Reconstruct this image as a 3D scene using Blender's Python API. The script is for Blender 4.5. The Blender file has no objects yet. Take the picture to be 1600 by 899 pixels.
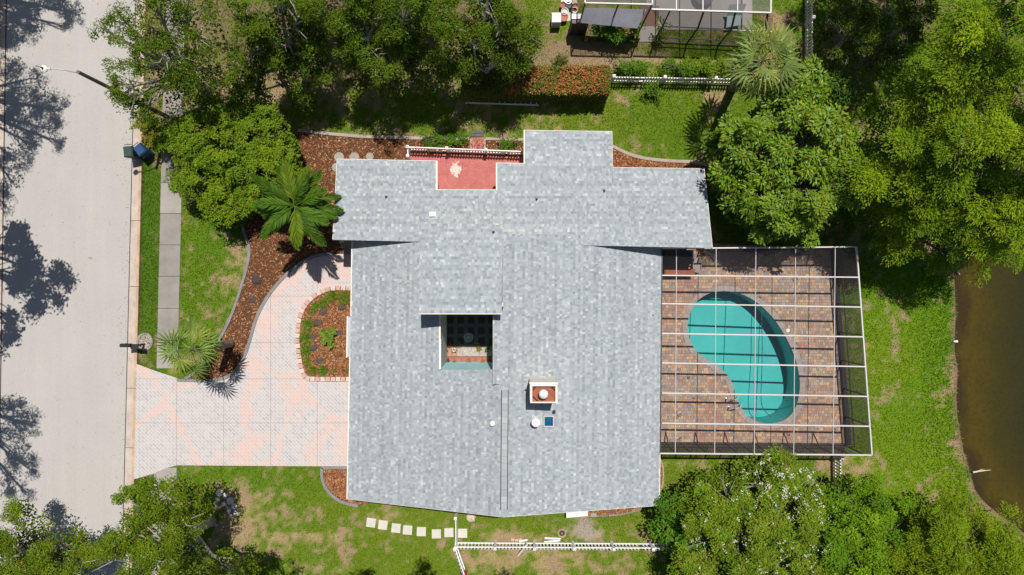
import bpy, math, random
import numpy as np
from mathutils import Vector, Matrix

# ------------------------------------------------------------------ camera, sky, sun, exposure
scene = bpy.context.scene
COL = scene.collection
H = 38.4            # drone height (m)
S = 0.036           # metres per photo pixel on the ground
cam = bpy.data.cameras.new("camera")
cam.sensor_width = 36.0
cam.lens = 36.0 * H / (1600 * S)
cam.clip_start = 0.5
cam.clip_end = 2000
camo = bpy.data.objects.new("camera", cam)
camo.location = (0, 0, H)
COL.objects.link(camo)
scene.camera = camo

SUN_EL = math.radians(70.5)
SDX, SDY = -0.095, -0.345           # ground shadow per metre of height
world = bpy.data.worlds.new("World")
scene.world = world
world.use_nodes = True
wn = world.node_tree
bg = wn.nodes["Background"]
sky = wn.nodes.new("ShaderNodeTexSky")
sky.sky_type = 'NISHITA'
sky.sun_disc = False
sky.sun_elevation = SUN_EL
sky.sun_rotation = math.atan2(-SDX, -SDY)
wn.links.new(sky.outputs[0], bg.inputs[0])
bg.inputs[1].default_value = 0.055
sl = bpy.data.lights.new("sun", 'SUN')
sl.energy = 4.6
sl.angle = math.radians(0.5)
sl.color = (1.0, 0.95, 0.88)
so = bpy.data.objects.new("sun", sl)
so.rotation_euler = Vector((SDX, SDY, -1)).to_track_quat('-Z', 'Y').to_euler()
so.location = (0, 0, 60)
COL.objects.link(so)
scene.view_settings.view_transform = 'Standard'
scene.view_settings.look = 'None'
scene.view_settings.exposure = 0.0
scene.view_settings.gamma = 1.0

# ------------------------------------------------------------------ helpers
rng = np.random.default_rng(7)
random.seed(7)
ORG = {}


def W(px, py, z=0.0):
    k = (H - z) / H * S
    return Vector(((px - 800) * k, (449.5 - py) * k, z))


def plane3(a, b, c):
    n = (b - a).cross(c - a).normalized()
    if n.z < 0:
        n = -n
    return n, n.dot(a)


def PP(px, py, pl):
    n, d = pl
    g = W(px, py, 0)
    o = Vector((0, 0, H))
    dr = g - o
    return o + dr * ((d - n.dot(o)) / n.dot(dr))


def zat(pl, x, y):
    n, d = pl
    return (d - n.x * x - n.y * y) / n.z


def reg(o, label=None, cat=None, group=None, kind=None):
    if label:
        o['label'] = label
    if cat:
        o['category'] = cat
    if group:
        o['group'] = group
    if kind:
        o['kind'] = kind
    return o


def thing(name, loc, label, cat, group=None):
    o = bpy.data.objects.new(name, None)
    o.empty_display_size = 0.3
    o.location = loc
    COL.objects.link(o)
    ORG[o.name] = Vector(loc)
    return reg(o, label, cat, group)


def org(o):
    return ORG.get(o.name, Vector((0, 0, 0))) if o is not None else Vector((0, 0, 0))


class MB:
    def __init__(s):
        s.v = []
        s.f = []
        s.c = []

    def face(s, pts, col=None):
        i = len(s.v)
        s.v.extend(tuple(p) for p in pts)
        s.f.append(list(range(i, i + len(pts))))
        s.c.append(col)

    def prism(s, poly, z0, z1, col=None):
        """poly: list of (x,y) ; z0/z1 numbers or functions of (x,y)"""
        a = sum(poly[i][0] * poly[(i + 1) % len(poly)][1] - poly[(i + 1) % len(poly)][0] * poly[i][1] for i in range(len(poly)))
        if a < 0:
            poly = poly[::-1]
        f0 = z0 if callable(z0) else (lambda x, y: z0)
        f1 = z1 if callable(z1) else (lambda x, y: z1)
        n = len(poly)
        i = len(s.v)
        s.v.extend((p[0], p[1], f0(p[0], p[1])) for p in poly)
        s.v.extend((p[0], p[1], f1(p[0], p[1])) for p in poly)
        s.f.append([i + n + k for k in range(n)])
        s.c.append(col)
        s.f.append([i + n - 1 - k for k in range(n)])
        s.c.append(col)
        for k in range(n):
            k2 = (k + 1) % n
            s.f.append([i + k, i + k2, i + n + k2, i + n + k])
            s.c.append(col)

    def box(s, c, size, rz=0.0, col=None, tilt=None):
        M = Matrix.Rotation(rz, 3, 'Z')
        if tilt is not None:
            M = M @ tilt
        hx, hy, hz = size[0] / 2, size[1] / 2, size[2] / 2
        i = len(s.v)
        for z in (-hz, hz):
            for x, y in ((-hx, -hy), (hx, -hy), (hx, hy), (-hx, hy)):
                p = M @ Vector((x, y, z)) + Vector(c)
                s.v.append(tuple(p))
        for f in ((3, 2, 1, 0), (4, 5, 6, 7), (0, 1, 5, 4), (1, 2, 6, 5), (2, 3, 7, 6), (3, 0, 4, 7)):
            s.f.append([i + k for k in f])
            s.c.append(col)

    def beam(s, a, b, w, h, col=None):
        a = Vector(a)
        b = Vector(b)
        d = (b - a)
        L = d.length
        d.normalize()
        up = Vector((0, 0, 1)) if abs(d.z) < 0.98 else Vector((1, 0, 0))
        sd = d.cross(up).normalized() * (w / 2)
        u = sd.cross(d).normalized() * (h / 2)
        i = len(s.v)
        for q in (a, b):
            for e in (-sd - u, sd - u, sd + u, -sd + u):
                s.v.append(tuple(q + e))
        for f in ((3, 2, 1, 0), (4, 5, 6, 7), (0, 1, 5, 4), (1, 2, 6, 5), (2, 3, 7, 6), (3, 0, 4, 7)):
            s.f.append([i + k for k in f])
            s.c.append(col)

    def tube(s, pts, radii, n=7, col=None, cap=True):
        pts = [Vector(p) for p in pts]
        rings = []
        for k, p in enumerate(pts):
            d = (pts[min(k + 1, len(pts) - 1)] - pts[max(k - 1, 0)]).normalized()
            up = Vector((0, 0, 1)) if abs(d.z) < 0.9 else Vector((1, 0, 0))
            a = d.cross(up).normalized()
            b = a.cross(d).normalized()
            i = len(s.v)
            for j in range(n):
                t = 2 * math.pi * j / n
                s.v.append(tuple(p + (a * math.cos(t) + b * math.sin(t)) * radii[k]))
            rings.append(i)
        for k in range(len(pts) - 1):
            for j in range(n):
                j2 = (j + 1) % n
                s.f.append([rings[k] + j, rings[k] + j2, rings[k + 1] + j2, rings[k + 1] + j])
                s.c.append(col)
        if cap:
            s.f.append([rings[0] + n - 1 - j for j in range(n)])
            s.c.append(col)
            s.f.append([rings[-1] + j for j in range(n)])
            s.c.append(col)

    def lathe(s, c, prof, n=14, col=None):
        """prof: list of (r,z) from bottom to top"""
        c = Vector(c)
        rings = []
        for r, z in prof:
            i = len(s.v)
            for j in range(n):
                t = 2 * math.pi * j / n
                s.v.append((c.x + r * math.cos(t), c.y + r * math.sin(t), c.z + z))
            rings.append(i)
        for k in range(len(prof) - 1):
            for j in range(n):
                j2 = (j + 1) % n
                s.f.append([rings[k] + j, rings[k] + j2, rings[k + 1] + j2, rings[k + 1] + j])
                s.c.append(col)
        s.f.append([rings[0] + n - 1 - j for j in range(n)])
        s.c.append(col)
        s.f.append([rings[-1] + j for j in range(n)])
        s.c.append(col)

    def ribbon(s, pts, w, z0, z1, col=None):
        pts = [Vector((p[0], p[1], 0)) for p in pts]
        n = len(pts)
        L, R = [], []
        for k in range(n):
            d1 = (pts[k] - pts[max(k - 1, 0)])
            d2 = (pts[min(k + 1, n - 1)] - pts[k])
            d = (d1.normalized() + d2.normalized()).normalized() if d1.length and d2.length else (d1 + d2).normalized()
            p = Vector((-d.y, d.x, 0)) * w / 2
            L.append(pts[k] + p)
            R.append(pts[k] - p)
        i = len(s.v)
        for k in range(n):
            for q, z in ((L[k], z0), (L[k], z1), (R[k], z1), (R[k], z0)):
                s.v.append((q.x, q.y, z))
        for k in range(n - 1):
            a = i + 4 * k
            b = a + 4
            for j in range(4):
                j2 = (j + 1) % 4
                s.f.append([a + j, a + j2, b + j2, b + j])
                s.c.append(col)
        s.f.append([i + 3, i + 2, i + 1, i])
        s.c.append(col)
        e = i + 4 * (n - 1)
        s.f.append([e, e + 1, e + 2, e + 3])
        s.c.append(col)

    def mesh(s, name, mat, o=Vector((0, 0, 0)), smooth=False):
        me = bpy.data.meshes.new(name)
        me.from_pydata([(v[0] - o[0], v[1] - o[1], v[2] - o[2]) for v in s.v], [], s.f)
        if mat:
            me.materials.append(mat)
        if any(c is not None for c in s.c):
            at = me.attributes.new("col", 'FLOAT_COLOR', 'FACE')
            arr = np.array([(c[0], c[1], c[2], 1.0) if c is not None else (.5, .5, .5, 1) for c in s.c], dtype=np.float32)
            at.data.foreach_set("color", arr.ravel())
        if smooth:
            me.polygons.foreach_set("use_smooth", [True] * len(me.polygons))
        return me

    def build(s, name, mat, parent=None, label=None, cat=None, group=None, kind=None, smooth=False):
        me = s.mesh(name, mat, org(parent), smooth)
        return link(name, me, parent, label, cat, group, kind)


def link(name, me, parent=None, label=None, cat=None, group=None, kind=None, loc=None, rz=0):
    o = bpy.data.objects.new(name, me)
    COL.objects.link(o)
    if parent is not None:
        o.parent = parent
        ORG[o.name] = org(parent)
    if loc is not None:
        o.location = Vector(loc) - org(parent)
    if rz:
        o.rotation_euler.z = rz
    return reg(o, label, cat, group, kind)


def np_mesh(name, V, nper, mat, o=Vector((0, 0, 0)), fcol=None, smooth=False):
    """V (n*nper,3): polygons of nper private verts each"""
    n = len(V) // nper
    me = bpy.data.meshes.new(name)
    me.vertices.add(len(V))
    me.vertices.foreach_set("co", (V - np.array(o)[None]).astype(np.float32).ravel())
    me.loops.add(len(V))
    me.loops.foreach_set("vertex_index", np.arange(len(V), dtype=np.int32))
    me.polygons.add(n)
    me.polygons.foreach_set("loop_start", np.arange(0, len(V), nper, dtype=np.int32))
    me.update(calc_edges=True)
    me.materials.append(mat)
    if fcol is not None:
        at = me.attributes.new("col", 'FLOAT_COLOR', 'FACE')
        arr = np.ones((n, 4), np.float32)
        arr[:, :3] = fcol
        at.data.foreach_set("color", arr.ravel())
    return me


def clip_convex(subj, clip):
    """Sutherland-Hodgman in 2D; clip convex, any orientation"""
    a = sum(clip[i][0] * clip[(i + 1) % len(clip)][1] - clip[(i + 1) % len(clip)][0] * clip[i][1] for i in range(len(clip)))
    if a < 0:
        clip = clip[::-1]
    out = list(subj)
    for i in range(len(clip)):
        ax, ay = clip[i]
        bx, by = clip[(i + 1) % len(clip)]
        ex, ey = bx - ax, by - ay
        inp = out
        out = []
        if not inp:
            return []
        px, py = inp[-1]
        pd = ex * (py - ay) - ey * (px - ax)
        for qx, qy in inp:
            qd = ex * (qy - ay) - ey * (qx - ax)
            if (qd >= 0) != (pd >= 0):
                t = pd / (pd - qd)
                out.append((px + (qx - px) * t, py + (qy - py) * t))
            if qd >= 0:
                out.append((qx, qy))
            px, py, pd = qx, qy, qd
    return out


def inpoly(x, y, poly):
    x = np.asarray(x)
    y = np.asarray(y)
    r = np.zeros(x.shape, bool)
    n = len(poly)
    j = n - 1
    for i in range(n):
        xi, yi = poly[i]
        xj, yj = poly[j]
        if yi != yj:
            c = ((yi > y) != (yj > y)) & (x < (xj - xi) * (y - yi) / (yj - yi) + xi)
            r ^= c
        j = i
    return r


def smooth_poly(pts, n=4, closed=True):
    """Catmull-Rom through px points"""
    out = []
    m = len(pts)
    rngk = range(m) if closed else range(m - 1)
    for k in rngk:
        if closed:
            p0, p1, p2, p3 = pts[(k - 1) % m], pts[k], pts[(k + 1) % m], pts[(k + 2) % m]
        else:
            p0, p1, p2, p3 = pts[max(k - 1, 0)], pts[k], pts[k + 1], pts[min(k + 2, m - 1)]
        for i in range(n):
            t = i / n
            q = []
            for d in (0, 1):
                q.append(0.5 * (2 * p1[d] + (p2[d] - p0[d]) * t + (2 * p0[d] - 5 * p1[d] + 4 * p2[d] - p3[d]) * t * t + (3 * p1[d] - p0[d] - 3 * p2[d] + p3[d]) * t ** 3))
            out.append(tuple(q))
    if not closed:
        out.append(tuple(pts[-1]))
    return out


def w2(poly, z=0.0):
    return [(W(p[0], p[1], z).x, W(p[0], p[1], z).y) for p in poly]


def offset_poly(poly, d):
    """offset a closed world polygon outward by d"""
    a = sum(poly[i][0] * poly[(i + 1) % len(poly)][1] - poly[(i + 1) % len(poly)][0] * poly[i][1] for i in range(len(poly)))
    sgn = 1 if a > 0 else -1
    out = []
    n = len(poly)
    for i in range(n):
        p0, p1, p2 = poly[i - 1], poly[i], poly[(i + 1) % n]
        e = Vector((p2[0] - p0[0], p2[1] - p0[1])).normalized()
        out.append((p1[0] + e.y * d * sgn, p1[1] - e.x * d * sgn))
    return out


def vnoise(x, y, sc, seed):
    r = np.random.default_rng(seed)
    T = r.random((256, 256))
    x = np.asarray(x) / sc + 1000.5
    y = np.asarray(y) / sc + 1000.5
    xi = np.floor(x).astype(int)
    yi = np.floor(y).astype(int)
    fx = x - xi
    fy = y - yi
    fx = fx * fx * (3 - 2 * fx)
    fy = fy * fy * (3 - 2 * fy)
    a = T[xi % 256, yi % 256]
    b = T[(xi + 1) % 256, yi % 256]
    c = T[xi % 256, (yi + 1) % 256]
    d = T[(xi + 1) % 256, (yi + 1) % 256]
    return (a * (1 - fx) + b * fx) * (1 - fy) + (c * (1 - fx) + d * fx) * fy


def fbm(x, y, sc, seed, oc=4):
    t = 0
    amp = 0.5
    tot = 0
    for k in range(oc):
        t = t + amp * vnoise(x, y, sc / 2 ** k, seed + k)
        tot += amp
        amp *= 0.6
    return t / tot


# ------------------------------------------------------------------ materials
def new_mat(name):
    m = bpy.data.materials.new(name)
    m.use_nodes = True
    nt = m.node_tree
    b = nt.nodes["Principled BSDF"]
    return m, nt, b


def texco(nt, scale=(1, 1, 1), rot=(0, 0, 0)):
    tc = nt.nodes.new("ShaderNodeTexCoord")
    mp = nt.nodes.new("ShaderNodeMapping")
    mp.inputs['Scale'].default_value = scale
    mp.inputs['Rotation'].default_value = rot
    nt.links.new(tc.outputs['Object'], mp.inputs[0])
    return mp.outputs[0]


def noise(nt, vec, scale, detail=4, rough=0.6):
    n = nt.nodes.new("ShaderNodeTexNoise")
    n.inputs['Scale'].default_value = scale
    n.inputs['Detail'].default_value = detail
    n.inputs['Roughness'].default_value = rough
    nt.links.new(vec, n.inputs['Vector'])
    return n.outputs['Fac']


def ramp(nt, fac, stops):
    r = nt.nodes.new("ShaderNodeValToRGB")
    e = r.color_ramp.elements
    while len(e) < len(stops):
        e.new(0.5)
    for k, (p, c) in enumerate(stops):
        e[k].position = p
        e[k].color = (c[0], c[1], c[2], 1) if not isinstance(c, (int, float)) else (c, c, c, 1)
    nt.links.new(fac, r.inputs[0])
    return r.outputs[0]


def mix(nt, fac, a, b, mode='MIX'):
    m = nt.nodes.new("ShaderNodeMix")
    m.data_type = 'RGBA'
    m.blend_type = mode
    if isinstance(fac, (int, float)):
        m.inputs[0].default_value = fac
    else:
        nt.links.new(fac, m.inputs[0])
    for k, v in ((6, a), (7, b)):
        if isinstance(v, tuple):
            m.inputs[k].default_value = (v[0], v[1], v[2], 1)
        else:
            nt.links.new(v, m.inputs[k])
    return m.outputs[2]


def bump(nt, b, h, strength=0.3, dist=0.02):
    n = nt.nodes.new("ShaderNodeBump")
    n.inputs['Strength'].default_value = strength
    n.inputs['Distance'].default_value = dist
    nt.links.new(h, n.inputs['Height'])
    nt.links.new(n.outputs[0], b.inputs['Normal'])


def plain(name, col, rough=0.6, var=0.25, scale=3.0, metal=0.0, spec=0.4, fine=40.0):
    """solid material with mottled tone and fine relief"""
    m, nt, b = new_mat(name)
    v = texco(nt)
    n1 = noise(nt, v, scale, 5, 0.65)
    n2 = noise(nt, v, fine, 3, 0.7)
    lo = tuple(c * (1 - var) for c in col)
    hi = tuple(min(1, c * (1 + var)) for c in col)
    c1 = ramp(nt, n1, [(0.3, lo), (0.7, hi)])
    c2 = mix(nt, 0.35, c1, ramp(nt, n2, [(0.3, lo), (0.7, hi)]))
    nt.links.new(c2, b.inputs['Base Color'])
    b.inputs['Roughness'].default_value = rough
    b.inputs['Metallic'].default_value = metal
    b.inputs['Specular IOR Level'].default_value = spec
    bump(nt, b, n2, 0.15, 0.01)
    return m


def attr_mat(name, rough=0.75, spec=0.25, var=0.2, scale=25.0):
    m, nt, b = new_mat(name)
    a = nt.nodes.new("ShaderNodeAttribute")
    a.attribute_name = "col"
    n = noise(nt, texco(nt), scale, 3, 0.7)
    f = ramp(nt, n, [(0.25, 1 - var), (0.75, 1 + var * 0.6)])
    c = mix(nt, 1.0, a.outputs['Color'], f, 'MULTIPLY')
    nt.links.new(c, b.inputs['Base Color'])
    b.inputs['Roughness'].default_value = rough
    b.inputs['Specular IOR Level'].default_value = spec
    return m


def leaf_mat(name, rough=0.5, spec=0.35, trans=0.2):
    m, nt, b = new_mat(name)
    a = nt.nodes.new("ShaderNodeAttribute")
    a.attribute_name = "col"
    nt.links.new(a.outputs['Color'], b.inputs['Base Color'])
    b.inputs['Roughness'].default_value = rough
    b.inputs['Specular IOR Level'].default_value = spec
    t = nt.nodes.new("ShaderNodeBsdfTranslucent")
    tc = mix(nt, 1.0, a.outputs['Color'], (1.5, 1.4, 0.7), 'MULTIPLY')
    nt.links.new(tc, t.inputs[0])
    mx = nt.nodes.new("ShaderNodeMixShader")
    mx.inputs[0].default_value = trans
    nt.links.new(b.outputs[0], mx.inputs[1])
    nt.links.new(t.outputs[0], mx.inputs[2])
    nt.links.new(mx.outputs[0], nt.nodes["Material Output"].inputs[0])
    return m


def road_mat():
    m, nt, b = new_mat("road_concrete")
    v = texco(nt)
    vs = texco(nt, (1.1, 0.05, 1))
    n1 = noise(nt, v, 0.35, 5, 0.6)
    n2 = noise(nt, vs, 1.6, 4, 0.6)
    n3 = noise(nt, v, 28, 3, 0.8)
    c = ramp(nt, n1, [(0.3, (0.385, 0.365, 0.345)), (0.7, (0.46, 0.445, 0.425))])
    c = mix(nt, 0.45, c, ramp(nt, n2, [(0.35, (0.40, 0.385, 0.365)), (0.65, (0.48, 0.455, 0.42))]))
    c = mix(nt, 0.4, c, ramp(nt, n3, [(0.3, (0.30, 0.28, 0.26)), (0.65, (0.55, 0.53, 0.50))]))
    n4 = noise(nt, v, 1.7, 6, 0.75)
    c = mix(nt, ramp(nt, n4, [(0.66, 0.0), (0.76, 0.35)]), c, (0.2, 0.18, 0.16))
    nt.links.new(c, b.inputs['Base Color'])
    b.inputs['Roughness'].default_value = 0.85
    b.inputs['Specular IOR Level'].default_value = 0.2
    bump(nt, b, n3, 0.3, 0.01)
    return m


def drive_mat():
    m, nt, b = new_mat("stamped_driveway")
    v = texco(nt)
    # broad pink veins wandering over grey
    nz = nt.nodes.new("ShaderNodeTexNoise")
    nz.inputs['Scale'].default_value = 0.7
    nz.inputs['Detail'].default_value = 2
    nt.links.new(v, nz.inputs['Vector'])
    warp = nt.nodes.new("ShaderNodeMix")
    warp.data_type = 'VECTOR'
    warp.inputs[0].default_value = 0.50
    nt.links.new(v, warp.inputs[4])
    nt.links.new(nz.outputs['Color'], warp.inputs[5])
    vo = nt.nodes.new("ShaderNodeTexVoronoi")
    vo.feature = 'DISTANCE_TO_EDGE'
    vo.inputs['Scale'].default_value = 0.55
    nt.links.new(warp.outputs[1], vo.inputs['Vector'])
    n1 = noise(nt, v, 0.8, 4, 0.6)
    add = nt.nodes.new("ShaderNodeMath")
    add.operation = 'MULTIPLY_ADD'
    nt.links.new(n1, add.inputs[0])
    add.inputs[1].default_value = 0.28
    nt.links.new(vo.outputs['Distance'], add.inputs[2])
    pink = ramp(nt, add.outputs[0], [(0.14, 1.0), (0.225, 0.0)])
    # diamond stamps
    br = nt.nodes.new("ShaderNodeTexBrick")
    br.inputs['Scale'].default_value = 1.0
    br.inputs['Brick Width'].default_value = 0.30
    br.inputs['Row Height'].default_value = 0.15
    br.inputs['Mortar Size'].default_value = 0.018
    br.inputs['Mortar Smooth'].default_value = 0.3
    br.inputs['Color1'].default_value = (0.30, 0.305, 0.315, 1)
    br.inputs['Color2'].default_value = (0.42, 0.42, 0.42, 1)
    br.inputs['Mortar'].default_value = (0.60, 0.58, 0.57, 1)
    nt.links.new(texco(nt, (1, 1, 1), (0, 0, math.radians(45))), br.inputs['Vector'])
    br2 = nt.nodes.new("ShaderNodeMix")
    br2.data_type = 'RGBA'
    n3 = noise(nt, v, 2.2, 4, 0.7)
    g = mix(nt, ramp(nt, n3, [(0.3, 0.15), (0.7, 0.75)]), br.outputs['Color'], (0.58, 0.52, 0.50))
    pk = mix(nt, 0.35, br.outputs['Color'], (0.65, 0.43, 0.36))
    pk = mix(nt, 0.6, pk, (0.67, 0.47, 0.405))
    c = mix(nt, pink, g, pk)
    nt.links.new(c, b.inputs['Base Color'])
    b.inputs['Roughness'].default_value = 0.7
    bump(nt, b, br.outputs['Fac'], -0.4, 0.006)
    return m


def water_mat(name, tint, rough=0.03, rip=2.5, strength=0.12):
    m, nt, b = new_mat(name)
    nt.nodes.remove(b)
    tr = nt.nodes.new("ShaderNodeBsdfTransparent")
    tr.inputs[0].default_value = (tint[0], tint[1], tint[2], 1)
    gl = nt.nodes.new("ShaderNodeBsdfGlossy")
    gl.inputs['Roughness'].default_value = rough
    fr = nt.nodes.new("ShaderNodeFresnel")
    fr.inputs[0].default_value = 1.33
    n = noise(nt, texco(nt), rip, 3, 0.5)
    bp = nt.nodes.new("ShaderNodeBump")
    bp.inputs['Strength'].default_value = strength
    bp.inputs['Distance'].default_value = 0.05
    nt.links.new(n, bp.inputs['Height'])
    nt.links.new(bp.outputs[0], gl.inputs['Normal'])
    mx = nt.nodes.new("ShaderNodeMixShader")
    nt.links.new(fr.outputs[0], mx.inputs[0])
    nt.links.new(tr.outputs[0], mx.inputs[1])
    nt.links.new(gl.outputs[0], mx.inputs[2])
    nt.links.new(mx.outputs[0], nt.nodes["Material Output"].inputs[0])
    return m


def screen_mat(name, opacity, col=(0.03, 0.03, 0.035)):
    m, nt, b = new_mat(name)
    b.inputs['Base Color'].default_value = (*col, 1)
    b.inputs['Roughness'].default_value = 0.6
    b.inputs['Alpha'].default_value = opacity
    return m


def pond_mat():
    m, nt, b = new_mat("pond_water")
    at = nt.nodes.new("ShaderNodeAttribute")
    at.attribute_name = "shallow"
    n1 = noise(nt, texco(nt, (1, 0.55, 1)), 0.8, 5, 0.65)
    n2 = noise(nt, texco(nt), 5.0, 4, 0.7)
    ad = nt.nodes.new("ShaderNodeMath")
    ad.operation = 'MULTIPLY_ADD'
    nt.links.new(n1, ad.inputs[0])
    ad.inputs[1].default_value = 0.5
    nt.links.new(at.outputs['Fac'], ad.inputs[2])
    c1 = ramp(nt, ad.outputs[0], [(0.25, (0.030, 0.029, 0.008)), (0.62, (0.048, 0.039, 0.006)), (0.85, (0.072, 0.050, 0.005)), (1.05 if False else 0.98, (0.042, 0.027, 0.008))])
    c = mix(nt, ramp(nt, n2, [(0.45, 0.0), (0.8, 0.45)]), c1, (0.014, 0.013, 0.006))
    nt.links.new(c, b.inputs['Base Color'])
    b.inputs['Roughness'].default_value = 0.12
    b.inputs['Specular IOR Level'].default_value = 0.5
    n3 = noise(nt, texco(nt), 1.6, 3, 0.5)
    bump(nt, b, n3, 0.05, 0.05)
    return m


M = dict(
    lawn=attr_mat("lawn_soil", 0.95, 0.1, 0.30, 14),
    grass=leaf_mat("grass_blades", 0.7, 0.15, 0.3),
    leaf=leaf_mat("leaves", 0.65, 0.12, 0.18),
    gloss_leaf=leaf_mat("glossy_leaves", 0.45, 0.3, 0.16),
    petal=leaf_mat("petals", 0.7, 0.2, 0.35),
    bark=plain("bark", (0.17, 0.14, 0.11), 0.9, 0.4, 4, fine=20),
    pale_bark=plain("pale_bark", (0.36, 0.33, 0.29), 0.9, 0.35, 4, fine=20),
    palm_bark=plain("palm_bark", (0.19, 0.16, 0.13), 0.95, 0.5, 6, fine=25),
    road=road_mat(),
    concrete=plain("kerb_concrete", (0.50, 0.42, 0.36), 0.85, 0.25, 1.5),
    kerb_edge=plain("stained_kerb_edge", (0.48, 0.35, 0.23), 0.85, 0.4, 1.0),
    walk=plain("sidewalk_concrete", (0.275, 0.25, 0.225), 0.88, 0.22, 1.2),
    walk_pale=plain("pale_concrete", (0.34, 0.31, 0.28), 0.88, 0.18, 1.2),
    tar=plain("dark_joint", (0.05, 0.045, 0.04), 0.9),
    drive=drive_mat(),
    edging=plain("grey_edging", (0.22, 0.215, 0.215), 0.85, 0.25, 2),
    edging_tan=plain("tan_edging", (0.36, 0.31, 0.26), 0.85, 0.25, 2),
    pinkblock=attr_mat("pink_block", 0.8, 0.2, 0.2, 18),
    mulch_base=plain("mulch_base", (0.10, 0.045, 0.02), 0.95, 0.4, 6),
    chips=attr_mat("mulch_chips", 0.85, 0.15, 0.25, 30),
    shingle=attr_mat("asphalt_shingle", 0.9, 0.15, 0.18, 60),
    cream=plain("cream_trim", (0.80, 0.74, 0.62), 0.6, 0.12, 2),
    white=plain("white_paint", (0.80, 0.79, 0.77), 0.5, 0.08, 2),
    vinyl=plain("white_vinyl", (0.80, 0.79, 0.79), 0.4, 0.08, 2),
    wall=plain("stucco_wall", (0.55, 0.50, 0.43), 0.9, 0.12, 1.2),
    bluewall=plain("sky_blue_wall", (0.48, 0.86, 0.97), 0.85, 0.08, 1.0),
    glass=plain("dark_glass", (0.03, 0.035, 0.04), 0.1, 0.1, 1, spec=0.6),
    rust=plain("rusty_pan", (0.30, 0.095, 0.05), 0.8, 0.3, 2.2),
    rust_dark=plain("dark_rust_bar", (0.07, 0.03, 0.02), 0.8, 0.3, 3),
    metal=plain("galvanised_metal", (0.60, 0.60, 0.61), 0.45, 0.1, 3, metal=0.2),
    alu=plain("ladder_aluminium", (0.85, 0.85, 0.88), 0.4, 0.08, 3, metal=0.0),
    dark=plain("black_metal", (0.022, 0.022, 0.024), 0.5, 0.2, 3),
    dark_and_shaded=plain("dark_and_shaded_frame", (0.05, 0.045, 0.045), 0.5, 0.2, 3),  # near-black; on the white cage's walls it stands for their shade
    frame=plain("white_cage_frame", (0.60, 0.57, 0.56), 0.45, 0.1, 2),
    skyblue=plain("blue_skylight_dome", (0.01, 0.10, 0.19), 0.12, 0.1, 1, spec=0.6),
    redconc=None,
    paver=attr_mat("deck_paver", 0.8, 0.2, 0.28, 22),
    grout=plain("paver_sand", (0.24, 0.20, 0.18), 0.95),
    coping=attr_mat("coping_stone", 0.8, 0.2, 0.2, 14),
    pool=plain("pool_plaster", (0.115, 0.47, 0.455), 0.7, 0.16, 0.45),
    pool_line=plain("pool_hose", (0.01, 0.09, 0.09), 0.6),
    poolwater=water_mat("pool_water", (0.72, 0.97, 0.965)),
    screen=screen_mat("roof_screen", 0.10),
    wallscreen=screen_mat("wall_screen", 0.60, (0.065, 0.062, 0.068)),
    nscreen=screen_mat("neighbour_screen", 0.42, (0.09, 0.09, 0.10)),
    pond=pond_mat(),
    stone=attr_mat("stone", 0.85, 0.2, 0.3, 9),
    pale_stone=plain("pale_stone_slab", (0.58, 0.56, 0.49), 0.85, 0.12, 2.5),
    terracotta=plain("terracotta", (0.42, 0.16, 0.09), 0.8, 0.25, 4),
    tilegrey=plain("dark_slate_tile", (0.075, 0.075, 0.085), 0.7, 0.25, 3),
    tileblk=plain("black_tile", (0.016, 0.016, 0.02), 0.6, 0.2, 3),
    mat_red=plain("orange_flecked_paving", (0.42, 0.22, 0.15), 0.85, 0.35, 5, fine=9),
    gravel=plain("flecked_gravel", (0.42, 0.36, 0.32), 0.9, 0.4, 6, fine=12),
    brick=plain("brick_step", (0.36, 0.14, 0.10), 0.85, 0.25, 3),
    deckgrey=plain("neighbour_deck", (0.38, 0.35, 0.33), 0.85, 0.25, 0.6),
    corr=plain("corrugated_sheet", (0.46, 0.45, 0.50), 0.55, 0.2, 1.5),
    brownpath=plain("brown_path", (0.20, 0.12, 0.09), 0.9, 0.2, 3),
    bin_green=plain("green_bin_plastic", (0.03, 0.06, 0.055), 0.5, 0.2, 2),
    bin_blue=plain("blue_bin_plastic", (0.012, 0.06, 0.15), 0.45, 0.2, 2),
    red=plain("red_cloth", (0.55, 0.05, 0.06), 0.7),
    blue=plain("blue_cloth", (0.10, 0.12, 0.45), 0.7),
    chrome=plain("steel_rail", (0.85, 0.85, 0.86), 0.25, 0.05, 2, metal=0.5),
    umbrella=plain("pale_blue_canvas", (0.45, 0.58, 0.60), 0.8, 0.15, 2),
    darkpath=plain("dark_paver", (0.12, 0.11, 0.12), 0.85, 0.3, 4),
)


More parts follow.
